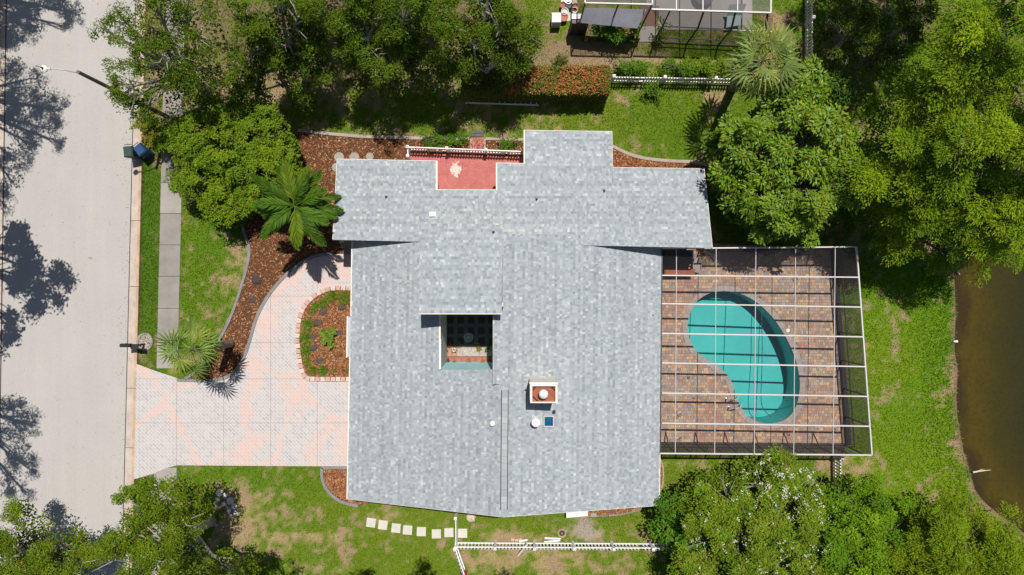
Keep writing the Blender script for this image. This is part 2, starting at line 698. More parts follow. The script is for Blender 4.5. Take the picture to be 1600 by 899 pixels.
def red_mat():
    m, nt, b = new_mat("red_stained_concrete")
    v = texco(nt)
    n1 = noise(nt, v, 1.6, 6, 0.7)
    n2 = noise(nt, v, 9, 5, 0.75)
    c = ramp(nt, n1, [(0.3, (0.38, 0.085, 0.075)), (0.7, (0.48, 0.145, 0.13))])
    c = mix(nt, ramp(nt, n2, [(0.54, 0.0), (0.70, 0.55)]), c, (0.60, 0.33, 0.28))
    # worn pale patch where the stain has flaked away
    tc = texco(nt)
    pos = W(712, 264)
    vm = nt.nodes.new("ShaderNodeVectorMath")
    vm.operation = 'SUBTRACT'
    nt.links.new(tc, vm.inputs[0])
    vm.inputs[1].default_value = (pos.x, pos.y, 0)
    vs = nt.nodes.new("ShaderNodeVectorMath")
    vs.operation = 'MULTIPLY'
    nt.links.new(vm.outputs[0], vs.inputs[0])
    vs.inputs[1].default_value = (1.35, 0.85, 0)
    ln = nt.nodes.new("ShaderNodeVectorMath")
    ln.operation = 'LENGTH'
    nt.links.new(vs.outputs[0], ln.inputs[0])
    ad = nt.nodes.new("ShaderNodeMath")
    ad.operation = 'MULTIPLY_ADD'
    nt.links.new(noise(nt, v, 4.0, 5, 0.75), ad.inputs[0])
    ad.inputs[1].default_value = 1.3
    nt.links.new(ln.outputs['Value'], ad.inputs[2])
    wear = ramp(nt, ad.outputs[0], [(0.0, 1.0), (1.0, 0.0)])
    r2 = ramp(nt, ad.outputs[0], [(0.96, 1.0), (1.0, 0.0)])
    c = mix(nt, r2, c, (0.60, 0.52, 0.46))
    nt.links.new(c, b.inputs['Base Color'])
    b.inputs['Roughness'].default_value = 0.7
    bump(nt, b, n2, 0.15, 0.01)
    return m


M['redconc'] = red_mat()

# ------------------------------------------------------------------ plan polygons (photo pixels at ground level)
def kx(py):      # road / gutter line
    return 210.5 - 0.0245 * py


KERB_OUT = lambda py: kx(py) + 17.5
ROAD = [(-900, -700), (kx(-700), -700), (kx(1600), 1600), (-900, 1600)]
KERB = [(kx(-700), -700), (KERB_OUT(-700), -700), (KERB_OUT(1600), 1600), (kx(1600), 1600)]
wl = lambda py: 258.5 - 0.0235 * py
wr = lambda py: 291 - 0.023 * py
WALK = [(wl(-300), -300), (wr(-300), -300), (wr(592), 592), (wl(578), 578)]
WALK2 = [(wl(731), 731), (276, 727), (270, 1100), (wl(1100), 1100)]
BEDR = smooth_poly([(318, 595), (345, 592), (365, 583), (380, 562), (390, 535), (402, 495), (420, 462), (445, 432), (470, 412), (495, 400), (522, 397)], 4, False)
BEDL = smooth_poly([(290, 592), (318, 572), (334, 545), (350, 519), (366, 483), (380, 440), (389, 405), (389, 383), (380, 355), (385, 320), (410, 280), (440, 235), (466, 204)], 4, False)
ISLE = smooth_poly([(549, 450), (520, 450), (497, 458), (478, 475), (468, 497), (465, 525), (467, 555), (472, 580), (480, 591), (500, 593), (549, 593)], 4, False)
DRIVE = [(KERB_OUT(570), 569), (244, 580), (277, 591)] + [(277, 593.5), (318, 595)] + BEDR[1:] + [(560, 397)] + [(560, 450)] + ISLE[1:-1] + [(560, 593), (560, 729), (400, 728), (277, 727), (262, 731), (240, 740), (KERB_OUT(748), 749)]
MULCH_W = BEDL + [(500, 207), (530, 210), (570, 213), (620, 215), (660, 216), (735, 217), (757, 217), (821, 218), (821, 300), (560, 300), (560, 397)] + BEDR[::-1]
MULCH_NE = smooth_poly([(957, 229), (985, 242), (1015, 249), (1050, 252), (1085, 254), (1120, 262)], 4, False) + [(1120, 300), (957, 300)]
MULCH_SW = smooth_poly([(503, 731), (504, 748), (510, 763), (522, 776), (537, 785), (560, 790)], 4, False) + [(600, 780), (600, 731)]
MULCH_SE = smooth_poly([(905, 806), (935, 806), (965, 804), (990, 799), (1012, 790)], 4, False) + [(1005, 780), (905, 780)]
MULCH_E = smooth_poly([(1030, 716), (1035, 727), (1036, 745), (1034, 760), (1029, 772)], 4, False) + [(1015, 772), (1015, 716)]
PATIO = [(641, 240), (821, 246), (821, 320), (641, 320)]
POOL = smooth_poly([(1074, 512), (1077, 492), (1088, 472), (1105, 460), (1130, 455), (1155, 459), (1178, 470), (1200, 489), (1220, 515), (1236, 545), (1245, 572), (1249, 598), (1247, 621), (1240, 641), (1227, 655), (1208, 661), (1187, 660), (1168, 650), (1155, 632), (1147, 610), (1141, 593), (1130, 580), (1112, 566), (1092, 553), (1079, 535)], 3)
DECK = [(1015, 376), (1296, 389), (1320, 695), (1015, 694)]
POND = smooth_poly([(1507, 360), (1494, 410), (1494, 450), (1495, 500), (1493, 545), (1498, 580), (1496, 625), (1500, 665), (1507, 705), (1519, 745), (1528, 772), (1552, 798), (1590, 826), (1640, 870)], 4, False) + [(1700, 960), (1900, 1400), (4000, 1400), (4000, -600), (1800, -600), (1700, 100), (1560, 300)]
HOUSE_FP = [(545, 262), (690, 262), (690, 300), (770, 300), (770, 262), (830, 262), (830, 225), (945, 225), (945, 270), (1085, 270), (1085, 380), (1018, 390), (1018, 775), (800, 790), (560, 770), (560, 385), (545, 370)]
NDECK = [(912, -120), (1170, -120), (1170, 46), (1035, 46), (1035, 66), (998, 66), (998, 46), (912, 30)]
NONLAWN = [ROAD, KERB, WALK, WALK2, DRIVE, MULCH_W, ISLE + [(560, 593), (560, 450)], MULCH_NE, MULCH_SW, MULCH_SE, MULCH_E, PATIO, DECK, POND, HOUSE_FP, NDECK]


def lawn_color(px, py):
    """turf / bare soil albedo at ground pixel px,py -> (n,3), and bareness 0..1"""
    px = np.asarray(px, float)
    py = np.asarray(py, float)
    n1 = fbm(px, py, 70, 11, 5)
    n2 = fbm(px, py, 22, 31, 4)
    n3 = fbm(px, py, 240, 51, 3)
    n4 = fbm(px, py, 8, 71, 2)
    bare = 0.25 + (n1 - 0.5) * 1.0 + (n2 - 0.5) * 1.2 + (n4 - 0.5) * 1.2
    # (px, py, rx, ry, amount): + straw / - lush
    for cx, cy, rx, ry, a in ((1430, 560, 75, 260, -0.42), (1385, 500, 22, 35, 0.4), (1385, 610, 25, 45, 0.45), (1410, 540, 18, 30, 0.3), (1430, 770, 60, 18, 0.35),
                              (1475, 520, 14, 130, 0.15),
                              (235, 400, 22, 190, -0.3), (325, 420, 50, 100, -0.02), (365, 410, 25, 40, 0.25), (330, 350, 45, 40, -0.25), (330, 480, 40, 50, 0.22),
                              (430, 840, 70, 24, 0.45), (500, 838, 60, 14, 0.4), (380, 770, 45, 20, 0.3), (470, 765, 45, 50, -0.28), (520, 830, 60, 30, -0.1),
                              (370, 830, 30, 40, 0.5), (600, 860, 110, 40, -0.05), (650, 815, 90, 18, 0.32), (860, 880, 120, 28, 0.62), (780, 870, 45, 30, 0.45), (980, 885, 50, 20, -0.1),
                              (850, 823, 40, 22, -0.4), (915, 825, 25, 20, 0.75), (925, 838, 25, 12, 0.6), (800, 840, 40, 10, 0.4), (970, 820, 40, 20, -0.05),
                              (1065, 745, 35, 30, -0.15), (1300, 730, 20, 25, 0.5), (1340, 735, 25, 20, 0.5),
                              (1030, 190, 80, 50, -0.12), (880, 188, 75, 16, 0.22), (1120, 155, 20, 25, 0.6), (970, 150, 25, 14, 0.3),
                              (520, 185, 40, 20, -0.25), (495, 196, 25, 8, 0.4), (620, 190, 22, 25, 0.35), (650, 195, 40, 18, -0.1),
                              (920, 82, 75, 26, 0.75), (870, 100, 25, 15, 0.6), (1050, 92, 40, 14, 0.3), (1090, 78, 60, 10, -0.4), (1010, 95, 20, 25, 0.5),
                              (600, 110, 260, 45, 0.45), (560, 40, 360, 60, 0.6), (330, 120, 130, 120, 0.35), (1340, 90, 90, 120, 0.3), (1370, 410, 60, 50, 0.1),
                              (300, 50, 90, 60, 0.4), (380, 870, 40, 30, 0.1)):
        bare = bare + 0.85 * a * np.exp(-((px - cx) / rx) ** 2 - ((py - cy) / ry) ** 2)
    shore = np.interp(py, [360, 410, 500, 545, 580, 625, 665, 705, 745, 772, 798, 826], [1507, 1494, 1495, 1493, 1498, 1496, 1500, 1507, 1519, 1528, 1552, 1590])
    bare = bare + 0.42 * np.exp(-((px - shore + 3) / 9) ** 2) * (0.5 + n2)
    bare = np.clip(bare, 0, 1)
    t = np.clip((bare - 0.30) / 0.5, 0, 1)[..., None]
    lush = np.array([0.082, 0.170, 0.008])
    yell = np.array([0.165, 0.205, 0.018])
    g = lush + (yell - lush) * np.clip((n3 - 0.3) / 0.4, 0, 1)[..., None] * 0.55
    east = (px > 1330) & (py > 380)
    g = np.where(east[..., None], g * np.array([1.15, 1.18, 0.8]), g)
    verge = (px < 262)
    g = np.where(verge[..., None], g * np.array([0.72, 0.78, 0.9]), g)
    straw = np.array([0.33, 0.27, 0.12])
    dirt = np.array([0.33, 0.235, 0.14])
    s = straw + (dirt - straw) * np.clip((n2 - 0.42) / 0.2, 0, 1)[..., None]
    nb = np.exp(-((px - 920) / 110) ** 2 - ((py - 80) / 34) ** 2)[..., None]
    s = s * (1 - nb) + dirt * nb
    grey = np.exp(-((px - 915) / 24) ** 2 - ((py - 828) / 22) ** 2)[..., None]
    s = s * (1 - grey) + np.array([0.33, 0.29, 0.25]) * grey
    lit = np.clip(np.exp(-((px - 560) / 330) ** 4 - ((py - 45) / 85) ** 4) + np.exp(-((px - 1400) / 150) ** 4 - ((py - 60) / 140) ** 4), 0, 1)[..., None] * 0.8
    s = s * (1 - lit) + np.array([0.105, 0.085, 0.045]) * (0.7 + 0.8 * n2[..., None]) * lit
    return g * (1 - t) + s * t, bare


# ------------------------------------------------------------------ ground sheet
def build_ground():
    def axis(a, b, step):
        mid = np.arange(a, b + 1e-6, step)
        out = []
        d = step
        x = a
        while x > -420:
            d *= 1.35
            x -= d
            out.append(x)
        lo = out[::-1]
        out = []
        d = step
        x = b
        while x < 420:
            d *= 1.35
            x += d
            out.append(x)
        return np.concatenate([lo, mid, out])
    xs = axis(-32, 32, 0.16)
    ys = axis(-19, 19, 0.16)
    X, Y = np.meshgrid(xs, ys)
    px = X / S + 800
    py = 449.5 - Y / S
    Z = (fbm(px, py, 60, 5, 3) - 0.5) * 0.03 - 0.015
    # road bed
    road = px < (210.5 - 0.0245 * py + 19.5)
    Z = np.where(road, -0.22, Z)
    # flat under paving
    # pool pit and pond bed
    dp = np.full(X.shape, 1e9)
    ins = inpoly(X, Y, offset_poly(w2(POOL), 0.28))
    Z = np.where(ins, -2.6, Z)
    pin = inpoly(px, py, POND)
    pol = np.array(w2(POND))
    # distance to shoreline
    near = (px > 1380)
    idx = np.argwhere(near)
    P = np.stack([X[near], Y[near]], 1)
    D = np.full(len(P), 1e9)
    for i in range(52):
        a = pol[i]
        b = pol[i + 1]
        ab = b - a
        t = np.clip(((P - a) @ ab) / (ab @ ab + 1e-9), 0, 1)
        D = np.minimum(D, np.linalg.norm(P - (a + t[:, None] * ab), axis=1))
    dist = np.full(X.shape, 1e9)
    dist[near] = D
    Z = np.where(pin, -0.18 - np.minimum(dist, 4) * 0.45, np.where(dist < 0.9, Z - (0.9 - dist) * 0.2, Z))
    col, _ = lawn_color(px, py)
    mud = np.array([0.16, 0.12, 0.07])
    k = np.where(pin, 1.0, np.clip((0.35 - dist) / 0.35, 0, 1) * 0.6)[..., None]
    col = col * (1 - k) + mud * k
    ny, nx = X.shape
    V = np.stack([X.ravel(), Y.ravel(), Z.ravel()], 1)
    me = bpy.data.meshes.new("lawn")
    me.vertices.add(len(V))
    me.vertices.foreach_set("co", V.astype(np.float32).ravel())
    i = np.arange((ny - 1) * (nx - 1))
    r = i // (nx - 1)
    c = i % (nx - 1)
    q = np.stack([r * nx + c, r * nx + c + 1, (r + 1) * nx + c + 1, (r + 1) * nx + c], 1)
    me.loops.add(q.size)
    me.loops.foreach_set("vertex_index", q.astype(np.int32).ravel())
    me.polygons.add(len(q))
    me.polygons.foreach_set("loop_start", np.arange(0, q.size, 4, dtype=np.int32))
    me.update(calc_edges=True)
    at = me.attributes.new("col", 'FLOAT_COLOR', 'POINT')
    arr = np.ones((len(V), 4), np.float32)
    arr[:, :3] = col.reshape(-1, 3)
    at.data.foreach_set("color", arr.ravel())
    me.polygons.foreach_set("use_smooth", np.ones(len(q), bool))
    me.materials.append(M['lawn'])
    link("lawn", me, kind='structure')


build_ground()


def build_grass():
    n = 620000
    px = rng.uniform(-40, 1640, n)
    py = rng.uniform(-40, 940, n)
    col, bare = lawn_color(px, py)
    ok = rng.random(n) > bare * 0.62
    for p in NONLAWN:
        ok &= ~inpoly(px, py, p)
    px, py, col, bare = px[ok], py[ok], col[ok], bare[ok]
    n = len(px)
    x = (px - 800) * S
    y = (449.5 - py) * S
    hgt = rng.uniform(0.035, 0.09, n) * np.where((px > 1440) & (py > 400), 1.5, 1.0)
    a = rng.uniform(0, 2 * np.pi, n)
    lean = rng.uniform(0.3, 1.2, n) * hgt
    w = rng.uniform(0.012, 0.026, n)
    ca, sa = np.cos(a), np.sin(a)
    V = np.zeros((n, 3, 3))
    z0 = -0.01
    V[:, 0] = np.stack([x - sa * w, y + ca * w, np.full(n, z0)], 1)
    V[:, 1] = np.stack([x + sa * w, y - ca * w, np.full(n, z0)], 1)
    V[:, 2] = np.stack([x + ca * lean, y + sa * lean, z0 + hgt], 1)
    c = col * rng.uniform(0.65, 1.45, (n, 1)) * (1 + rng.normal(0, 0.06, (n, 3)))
    fleck = rng.random(n) < 0.06
    c[fleck] = np.array([0.42, 0.36, 0.2]) * rng.uniform(0.7, 1.2, (fleck.sum(), 1))
    me = np_mesh("grass", V.reshape(-1, 3), 3, M['grass'], fcol=np.clip(c, 0, 1))
    link("grass", me, label="short patchy lawn grass, green fading to straw, around the house", cat="grass", kind='stuff')


build_grass()

# ------------------------------------------------------------------ road, kerb, pavement
mb = MB()
mb.prism(w2([(-1300, -1300), (kx(-1300) + 1, -1300), (kx(2200) + 1, 2200), (-1300, 2200)]), -0.3, -0.06)
mb.build("road", M['road'], kind='structure')
mb = MB()
for cx, cy, r in ((140, 403, 3.2),):
    pts = [(cx + r * (1 + 0.4 * math.sin(3 * t)) * math.cos(t), cy + 0.8 * r * (1 + 0.3 * math.cos(2 * t)) * math.sin(t)) for t in np.linspace(0, 6.28, 11)[:-1]]
    mb.prism(w2(pts), -0.059, -0.05)
mb.build("tar_patch", M['edging_tan'], kind='structure')


def ystrip(f0, f1, y0, y1):
    return [(f0(y0), y0), (f1(y0), y0), (f1(y1), y1), (f0(y1), y1)]


kerb = bpy.data.objects.new("kerb", None)
COL.objects.link(kerb)
kerb['kind'] = 'structure'
ky = [-300, -200, -90, 10, 105, 200, 345, 448, 607, 700, 800, 905, 1010]
for a, b in zip(ky[:-1], ky[1:]):
    m_ = MB()
    m_.prism(w2(ystrip(lambda y: kx(y) + 1.8, lambda y: kx(y) + 8, a + .35, b - .35)), -0.25, -0.05)
    m_.prism(w2(ystrip(lambda y: kx(y) + 8, lambda y: kx(y) + 13.3, a + .35, b - .35)), -0.25, -0.02)
    s_ = m_.build("kerb_segment", M['concrete'], kerb)
    m_ = MB()
    m_.prism(w2(ystrip(lambda y: kx(y) + 13.3, lambda y: kx(y) + 17.5, a + .35, b - .35)), -0.25, 0.03)
    m_.build("kerb_top", M['kerb_edge'], s_)
mb = MB()
mb.prism(w2(ystrip(lambda y: kx(y) + 0.4, lambda y: kx(y) + 1.8, -300, 1010)), -0.28, -0.056)
mb.build("gutter_joint", M['tar'], kerb)
# far kerb at the left edge
lk = lambda y: 9.5 - 0.0150 * y
kerb2 = bpy.data.objects.new("kerb", None)
COL.objects.link(kerb2)
kerb2['kind'] = 'structure'
for a, b in zip(ky[:-1], ky[1:]):
    m_ = MB()
    m_.prism(w2(ystrip(lambda y: lk(y) - 9, lambda y: lk(y) - 1.5, a + .35, b - .35)), -0.25, -0.04)
    m_.prism(w2(ystrip(lambda y: lk(y) - 16, lambda y: lk(y) - 9, a + .35, b - .35)), -0.25, 0.06)
    m_.build("kerb_segment", M['concrete'], kerb2)
mb = MB()
mb.prism(w2(ystrip(lambda y: lk(y) - 1.5, lambda y: lk(y), -300, 1010)), -0.28, -0.056)
mb.build("gutter_joint", M['tar'], kerb2)
mb = MB()
mb.prism(w2([(-1200, -1200), (lk(-1200) - 16, -1200), (lk(2000) - 16, 2000), (-1200, 2000)]), -0.2, 0.0)
mb.build("far_verge", plain("far_verge_turf", (0.13, 0.12, 0.04), 0.95, 0.4, 0.8), kind='structure')

walk = bpy.data.objects.new("sidewalk", None)
COL.objects.link(walk)
walk['kind'] = 'structure'
sy = [-260, -210, -160, -110, -60, -10, 40, 90, 140, 190, 238, 286, 334, 383, 432, 482, 532, 576]
for i, (a, b) in enumerate(zip(sy[:-1], sy[1:])):
    m_ = MB()
    m_.prism(w2(ystrip(wl, wr, a + .4, b - .4)), -0.1, 0.022 + 0.006 * ((i * 7) % 3))
    m_.build("sidewalk_slab", M['walk_pale'] if i in (11, 16) else M['walk'], walk)
for i, (a, b) in enumerate(((731, 772), (773, 822), (823, 872), (873, 922), (923, 970))):
    m_ = MB()
    m_.prism(w2([(wl(a), a), (wr(a) + 2, a), (wr(b) + 2, b), (wl(b), b)]), -0.1, 0.025)
    m_.build("sidewalk_slab", M['walk_pale'], walk)

# leaf litter blown along the gutter and over the road
nl_ = 420
ly = rng.uniform(-10, 910, nl_)
lx = np.where(rng.random(nl_) < .6, 210.5 - 0.0245 * ly - np.abs(rng.normal(0, 9, nl_)), rng.uniform(12, 200, nl_))
C_l = np.stack([(lx - 800) * S, (449.5 - ly) * S, np.full(nl_, -0.05)], 1)
a_l = rng.uniform(0, 6.28, nl_)
D_l = np.stack([np.cos(a_l), np.sin(a_l), np.full(nl_, .08)], 1)
S_l = np.stack([-np.sin(a_l), np.cos(a_l), rng.normal(0, .2, nl_)], 1)
L_l = rng.uniform(.03, .075, nl_)[:, None]
V_l = np.stack([C_l, C_l + D_l * L_l * .5 + S_l * L_l * .25, C_l + D_l * L_l, C_l + D_l * L_l * .5 - S_l * L_l * .25], 1).reshape(-1, 3)
c_l = np.array([[0.13, 0.09, 0.05], [0.09, 0.07, 0.03], [0.20, 0.13, 0.06]])[rng.integers(0, 3, nl_)]
link("leaf_litter", np_mesh("leaf_litter", V_l, 4, M['chips'], fcol=c_l), label="small brown leaves scattered along the gutter and over the road", cat="fallen leaves", kind='stuff')

# driveway slabs
drv = bpy.data.objects.new("driveway", None)
COL.objects.link(drv)
drv['kind'] = 'structure'
xs = [190, 276, 350, 423, 496, 565]
ys = [390, 463, 535, 592.3, 661, 760]
for i in range(5):
    for j in range(5):
        cell = [(xs[i] + .3, ys[j] + .3), (xs[i + 1] - .3, ys[j] + .3), (xs[i + 1] - .3, ys[j + 1] - .3), (xs[i] + .3, ys[j + 1] - .3)]
        c = clip_convex(DRIVE, cell)
        if len(c) < 3:
            continue
        ar = abs(sum(c[k][0] * c[(k + 1) % len(c)][1] - c[(k + 1) % len(c)][0] * c[k][1] for k in range(len(c)))) / 2
        if ar < 30:
            continue
        m_ = MB()
        m_.prism(w2(c), -0.12, 0.03)
        m_.build("driveway_slab", M['drive'], drv)
mb = MB()
mb.prism(w2(DRIVE), -0.14, 0.012)
mb.build("driveway_joint", M['edging_tan'], drv)

# front door step and threshold under the eaves
mb = MB()
mb.prism(w2([(528, 372), (562, 372), (562, 398), (538, 398)]), -0.1, 0.06)
mb.build("entry_step", M['walk'], kind='structure')

# ------------------------------------------------------------------ beds: mulch base + chips, edging
def mulch(name, poly, n, label, hole=None):
    root = bpy.data.objects.new("mulch_bed", None)
    COL.objects.link(root)
    root['kind'] = 'structure'
    m_ = MB()
    m_.prism(w2(poly), -0.1, 0.02)
    m_.build("mulch_soil", M['mulch_base'], root)
    P = np.array(poly)
    lo, hi = P.min(0), P.max(0)
    q = rng.uniform(lo, hi, (n, 2))
    ok = inpoly(q[:, 0], q[:, 1], poly)
    for h in (hole or []):
        ok &= ~inpoly(q[:, 0], q[:, 1], h)
    q = q[ok]
    n = len(q)
    c = np.stack([(q[:, 0] - 800) * S, (449.5 - q[:, 1]) * S, rng.uniform(0.022, 0.06, n)], 1)
    a = rng.uniform(0, 6.28, n)
    tl = rng.normal(0, 0.35, n)
    D = np.stack([np.cos(a) * np.cos(tl), np.sin(a) * np.cos(tl), np.sin(tl)], 1)
    Sd = np.stack([-np.sin(a), np.cos(a), rng.normal(0, 0.3, n)], 1)
    L = rng.uniform(0.03, 0.075, n)[:, None]
    w = rng.uniform(0.012, 0.03, n)[:, None]
    V = np.stack([c - D * L - Sd * w, c + D * L - Sd * w, c + D * L + Sd * w, c - D * L + Sd * w], 1).reshape(-1, 3)
    pal = np.array([[0.30, 0.115, 0.045], [0.22, 0.08, 0.03], [0.38, 0.18, 0.08], [0.14, 0.055, 0.025], [0.46, 0.27, 0.15], [0.26, 0.10, 0.05]])
    col = pal[rng.integers(0, 6, n)] * rng.uniform(0.75, 1.25, (n, 1))
    me = np_mesh("mulch_chips", V, 4, M['chips'], fcol=col)
    link("mulch_chips", me, root, kind='stuff')
    return root


ISLE_P = ISLE + [(560, 593), (560, 450)]
mulch("a", MULCH_W, 34000, "", [PATIO])
mulch("b", ISLE_P, 14000, "")
mulch("c", MULCH_NE, 9000, "")
mulch("d", MULCH_SW, 6000, "")
mulch("e", MULCH_SE, 3500, "")
mulch("f", MULCH_E, 1500, "")


def edging(pts, w, mat, label, h=0.09):
    m_ = MB()
    p = w2(pts)
    m_.ribbon(p, w, -0.08, h)
    m_.build("bed_edging", mat, None, label, "garden edging")


edging(BEDL[0:34] , 0.15, M['edging'], "grey concrete edging between the front lawn and the long mulch bed")
edging(BEDR[1:], 0.17, M['edging'], "grey concrete edging curving between the mulch bed and the pink driveway")
edging(BEDR[:2] + [(345, 592.5)] if False else [(278, 594), (318, 595.3)], 0.15, M['edging'], "short straight grey edging below the leaning fan palm")
edging(smooth_poly([(466, 204), (500, 208), (530, 211), (570, 214), (620, 215.5), (660, 216.5), (700, 217), (733, 217.5)], 3, False), 0.17, M['edging_tan'], "pale concrete edging along the shady north lawn left of the red path")
edging([(759, 217.5), (790, 218), (820, 218.5)], 0.15, M['edging_tan'], "short pale edging between the red path and the roof extension")
edging(MULCH_NE[:21], 0.17, M['edging_tan'], "tan edging curving beside the mulch strip northeast of the roof")
edging(MULCH_SW[:21], 0.16, M['edging'], "grey curved edging round the small mulch corner at the southwest roof corner")
edging([(503, 730.5), (550, 730.5)], 0.15, M['edging'], "straight grey edging between driveway end and small mulch corner")
edging(MULCH_SE[:17], 0.09, M['edging'], "thin dark edging round the mulch sliver below the south eave", 0.06)
edging(MULCH_E[:17], 0.08, M['edging_tan'], "thin edging round the tiny mulch sliver under the east eave", 0.06)

# pink block edging of the oval bed
ring = thing("block_edging", W(500, 590), "pink concrete block edging round the oval front bed", "garden edging")
pl_ = np.array(w2(ISLE))
seg = np.linalg.norm(np.diff(pl_, axis=0), axis=1)
cum = np.concatenate([[0], np.cumsum(seg)])
bl = 0.285
nb = int(cum[-1] / bl)
bm_shared = {}
for k in range(nb):
    s0 = (k + 0.5) * cum[-1] / nb
    i = min(np.searchsorted(cum, s0) - 1, len(seg) - 1)
    t = (s0 - cum[i]) / seg[i]
    p = pl_[i] + (pl_[i + 1] - pl_[i]) * t
    ang = math.atan2(*(pl_[i + 1] - pl_[i])[::-1])
    v = k % 5
    if v not in bm_shared:
        m_ = MB()
        c = [(0.62, 0.42, 0.35), (0.66, 0.52, 0.45), (0.58, 0.36, 0.29), (0.66, 0.55, 0.49), (0.55, 0.38, 0.33)][v]
        m_.box((0, 0, 0.055), (0.25, 0.25, 0.15), 0, c)
        m_.box((0, 0, 0.138), (0.22, 0.22, 0.016), 0, c)
        bm_shared[v] = m_.mesh("edging_block", M['pinkblock'])
    nrm = np.array([-math.sin(ang), math.cos(ang)]) * 0.03
    link("edging_block", bm_shared[v], ring, loc=(p[0] + nrm[0], p[1] + nrm[1], 0.0), rz=ang + random.uniform(-.04, .04))

# ------------------------------------------------------------------ red patio, path
mb = MB()
mb.prism(w2(PATIO), -0.1, 0.04)
mb.build("patio", M['redconc'], kind='structure')
mb = MB()
mb.prism(w2([(737, 216), (756, 216), (756, 238), (737, 238)]), -0.1, 0.032)
path_ = mb.build("garden_path", M['redconc'], kind='structure')
k = 0
for side in (735.6, 757.4):
    for y in np.arange(217, 237, 5.2):
        m_ = MB()
        p = W(side, y + 2.5)
        m_.box((p.x, p.y, 0.0), (0.1, 0.17, 0.1))
        m_.build("path_block", M['walk_pale'], path_)
for i in range(4):
    for j in range(2):
        m_ = MB()
        p = W(738.5 + i * 5.2, 207 + j * 4.6)
        m_.box((p.x, p.y, 0.0), (0.17, 0.15, 0.07 + 0.01 * ((i + j) % 2)))
        m_.build("path_block", M['darkpath'], path_)

# ------------------------------------------------------------------ the house
ZE = 2.6
wing_pl = plane3(W(527, 250, ZE), W(681, 250, ZE), W(620, 380, 3.75))
left_pl = plane3(W(551, 378, ZE), W(543, 780, ZE), W(785, 560, 5.05))
right_pl = plane3(W(1034, 388, ZE), W(1030, 790, ZE), W(785, 560, 5.05))
_a = W(655, 347, 5.0)
_b = W(785, 347, 5.0)
dorm_pl = plane3(_a, _b, W(720, 490, 6.1))

wing_polys = [
    [(527, 249), (681, 252), (681, 297), (524.3, 297)],
    [(524.3, 297), (1103.5, 297), (1113, 388), (520, 375)],
    [(820, 204), (956, 206), (957, 297), (820, 297)],
    [(957, 262), (1100, 264), (1103.5, 297), (957, 297)],
    [(777, 255), (820, 256), (820, 297), (777, 297)],
]
left_polys = [
    [(551, 377), (657, 379), (657, 578), (547, 578)],
    [(657, 487), (686, 487), (686, 578), (657, 578)],
    [(547, 578), (786, 578), (785, 808), (543, 780)],
]
right_polys = [
    [(785, 366), (905, 366), (913, 384), (913, 600), (785, 600)],
    [(913, 384), (1034, 387), (1032, 600), (913, 600)],
    [(785, 600), (1032, 600), (1030, 790), (785, 808)],
    [(770, 487), (785, 487), (785, 600), (770, 601)],
]
dorm_polys = [[(655, 347), (785, 352), (784, 490), (655, 490)]]

hc = W(800, 560)
house = thing("house", (hc.x, hc.y, 0), "single storey house with light grey shingle roof and small open courtyard", "house")


def roof_world(polys, pl):
    return [[PP(p[0], p[1], pl) for p in poly] for poly in polys]


shV, shC, shF = [], [], []
TH = 0.17
GREY = np.array([[0.33, 0.366, 0.39], [0.352, 0.388, 0.41], [0.378, 0.414, 0.435], [0.29, 0.322, 0.345], [0.425, 0.458, 0.475], [0.49, 0.515, 0.525]]) * 0.985
GW = np.array([0.24, 0.27, 0.22, 0.14, 0.095, 0.035])
smb = MB()


def shingle_plane(polys, pl, seed, upslope=None):
    n, d = pl
    v = Vector((-n.x, -n.y, 0))
    v.z = -(n.x * v.x + n.y * v.y) / n.z
    v.normalize()
    u = v.cross(n).normalized()
    o = Vector((0, 0, zat(pl, 0, 0)))
    r = np.random.default_rng(seed)
    loc = []
    for poly in polys:
        loc.append([((p - o).dot(u), (p - o).dot(v)) for p in roof_world([[q for q in poly]], pl)[0]])
    umin = min(p[0] for l in loc for p in l)
    umax = max(p[0] for l in loc for p in l)
    vmin = min(p[1] for l in loc for p in l)
    vmax = max(p[1] for l in loc for p in l)
    E = 0.140
    nr = int((vmax - vmin) / E) + 2
    for k in range(nr):
        v0 = vmin - 0.05 + k * E
        x = umin - r.uniform(0, 0.4)
        run = GREY[r.choice(6, p=GW)]
        rowf = r.uniform(0.91, 1.08)
        while x < umax:
            w = r.choice([0.09, 0.11, 0.13, 0.15])
            if r.random() < 0.95:
                run = GREY[r.choice(6, p=GW)]
            lam = r.random() < 0.5
            hgt = 0.022 if lam else 0.011
            tab = [(x, v0), (x + w, v0), (x + w, v0 + E), (x, v0 + E)]
            for l in loc:
                if x > max(p[0] for p in l) or x + w < min(p[0] for p in l) or v0 > max(p[1] for p in l) or v0 + E < min(p[1] for p in l):
                    continue
                c = clip_convex(tab, l)
                if len(c) < 3:
                    continue
                pts = [o + u * a + v * b + n * (0.004 + hgt * (1 - (b - v0) / E * 0.85)) for a, b in c]
                ar = sum(c[i][0] * c[(i + 1) % len(c)][1] - c[(i + 1) % len(c)][0] * c[i][1] for i in range(len(c)))
                cc = tuple(run * rowf * r.uniform(0.92, 1.08))
                smb.face(pts if ar > 0 else pts[::-1], cc)
                # butt edge, coloured darker to draw the shadow line of each course
                lowc = [q for q in c if abs(q[1] - v0) < 1e-6]
                if len(lowc) == 2:
                    a0, a1 = sorted(q[0] for q in lowc)
                    A = o + u * a0 + v * v0
                    B = o + u * a1 + v * v0
                    smb.face([A, B, B + n * (0.004 + hgt), A + n * (0.004 + hgt)], tuple(np.array(cc) * 0.8))
            x += w


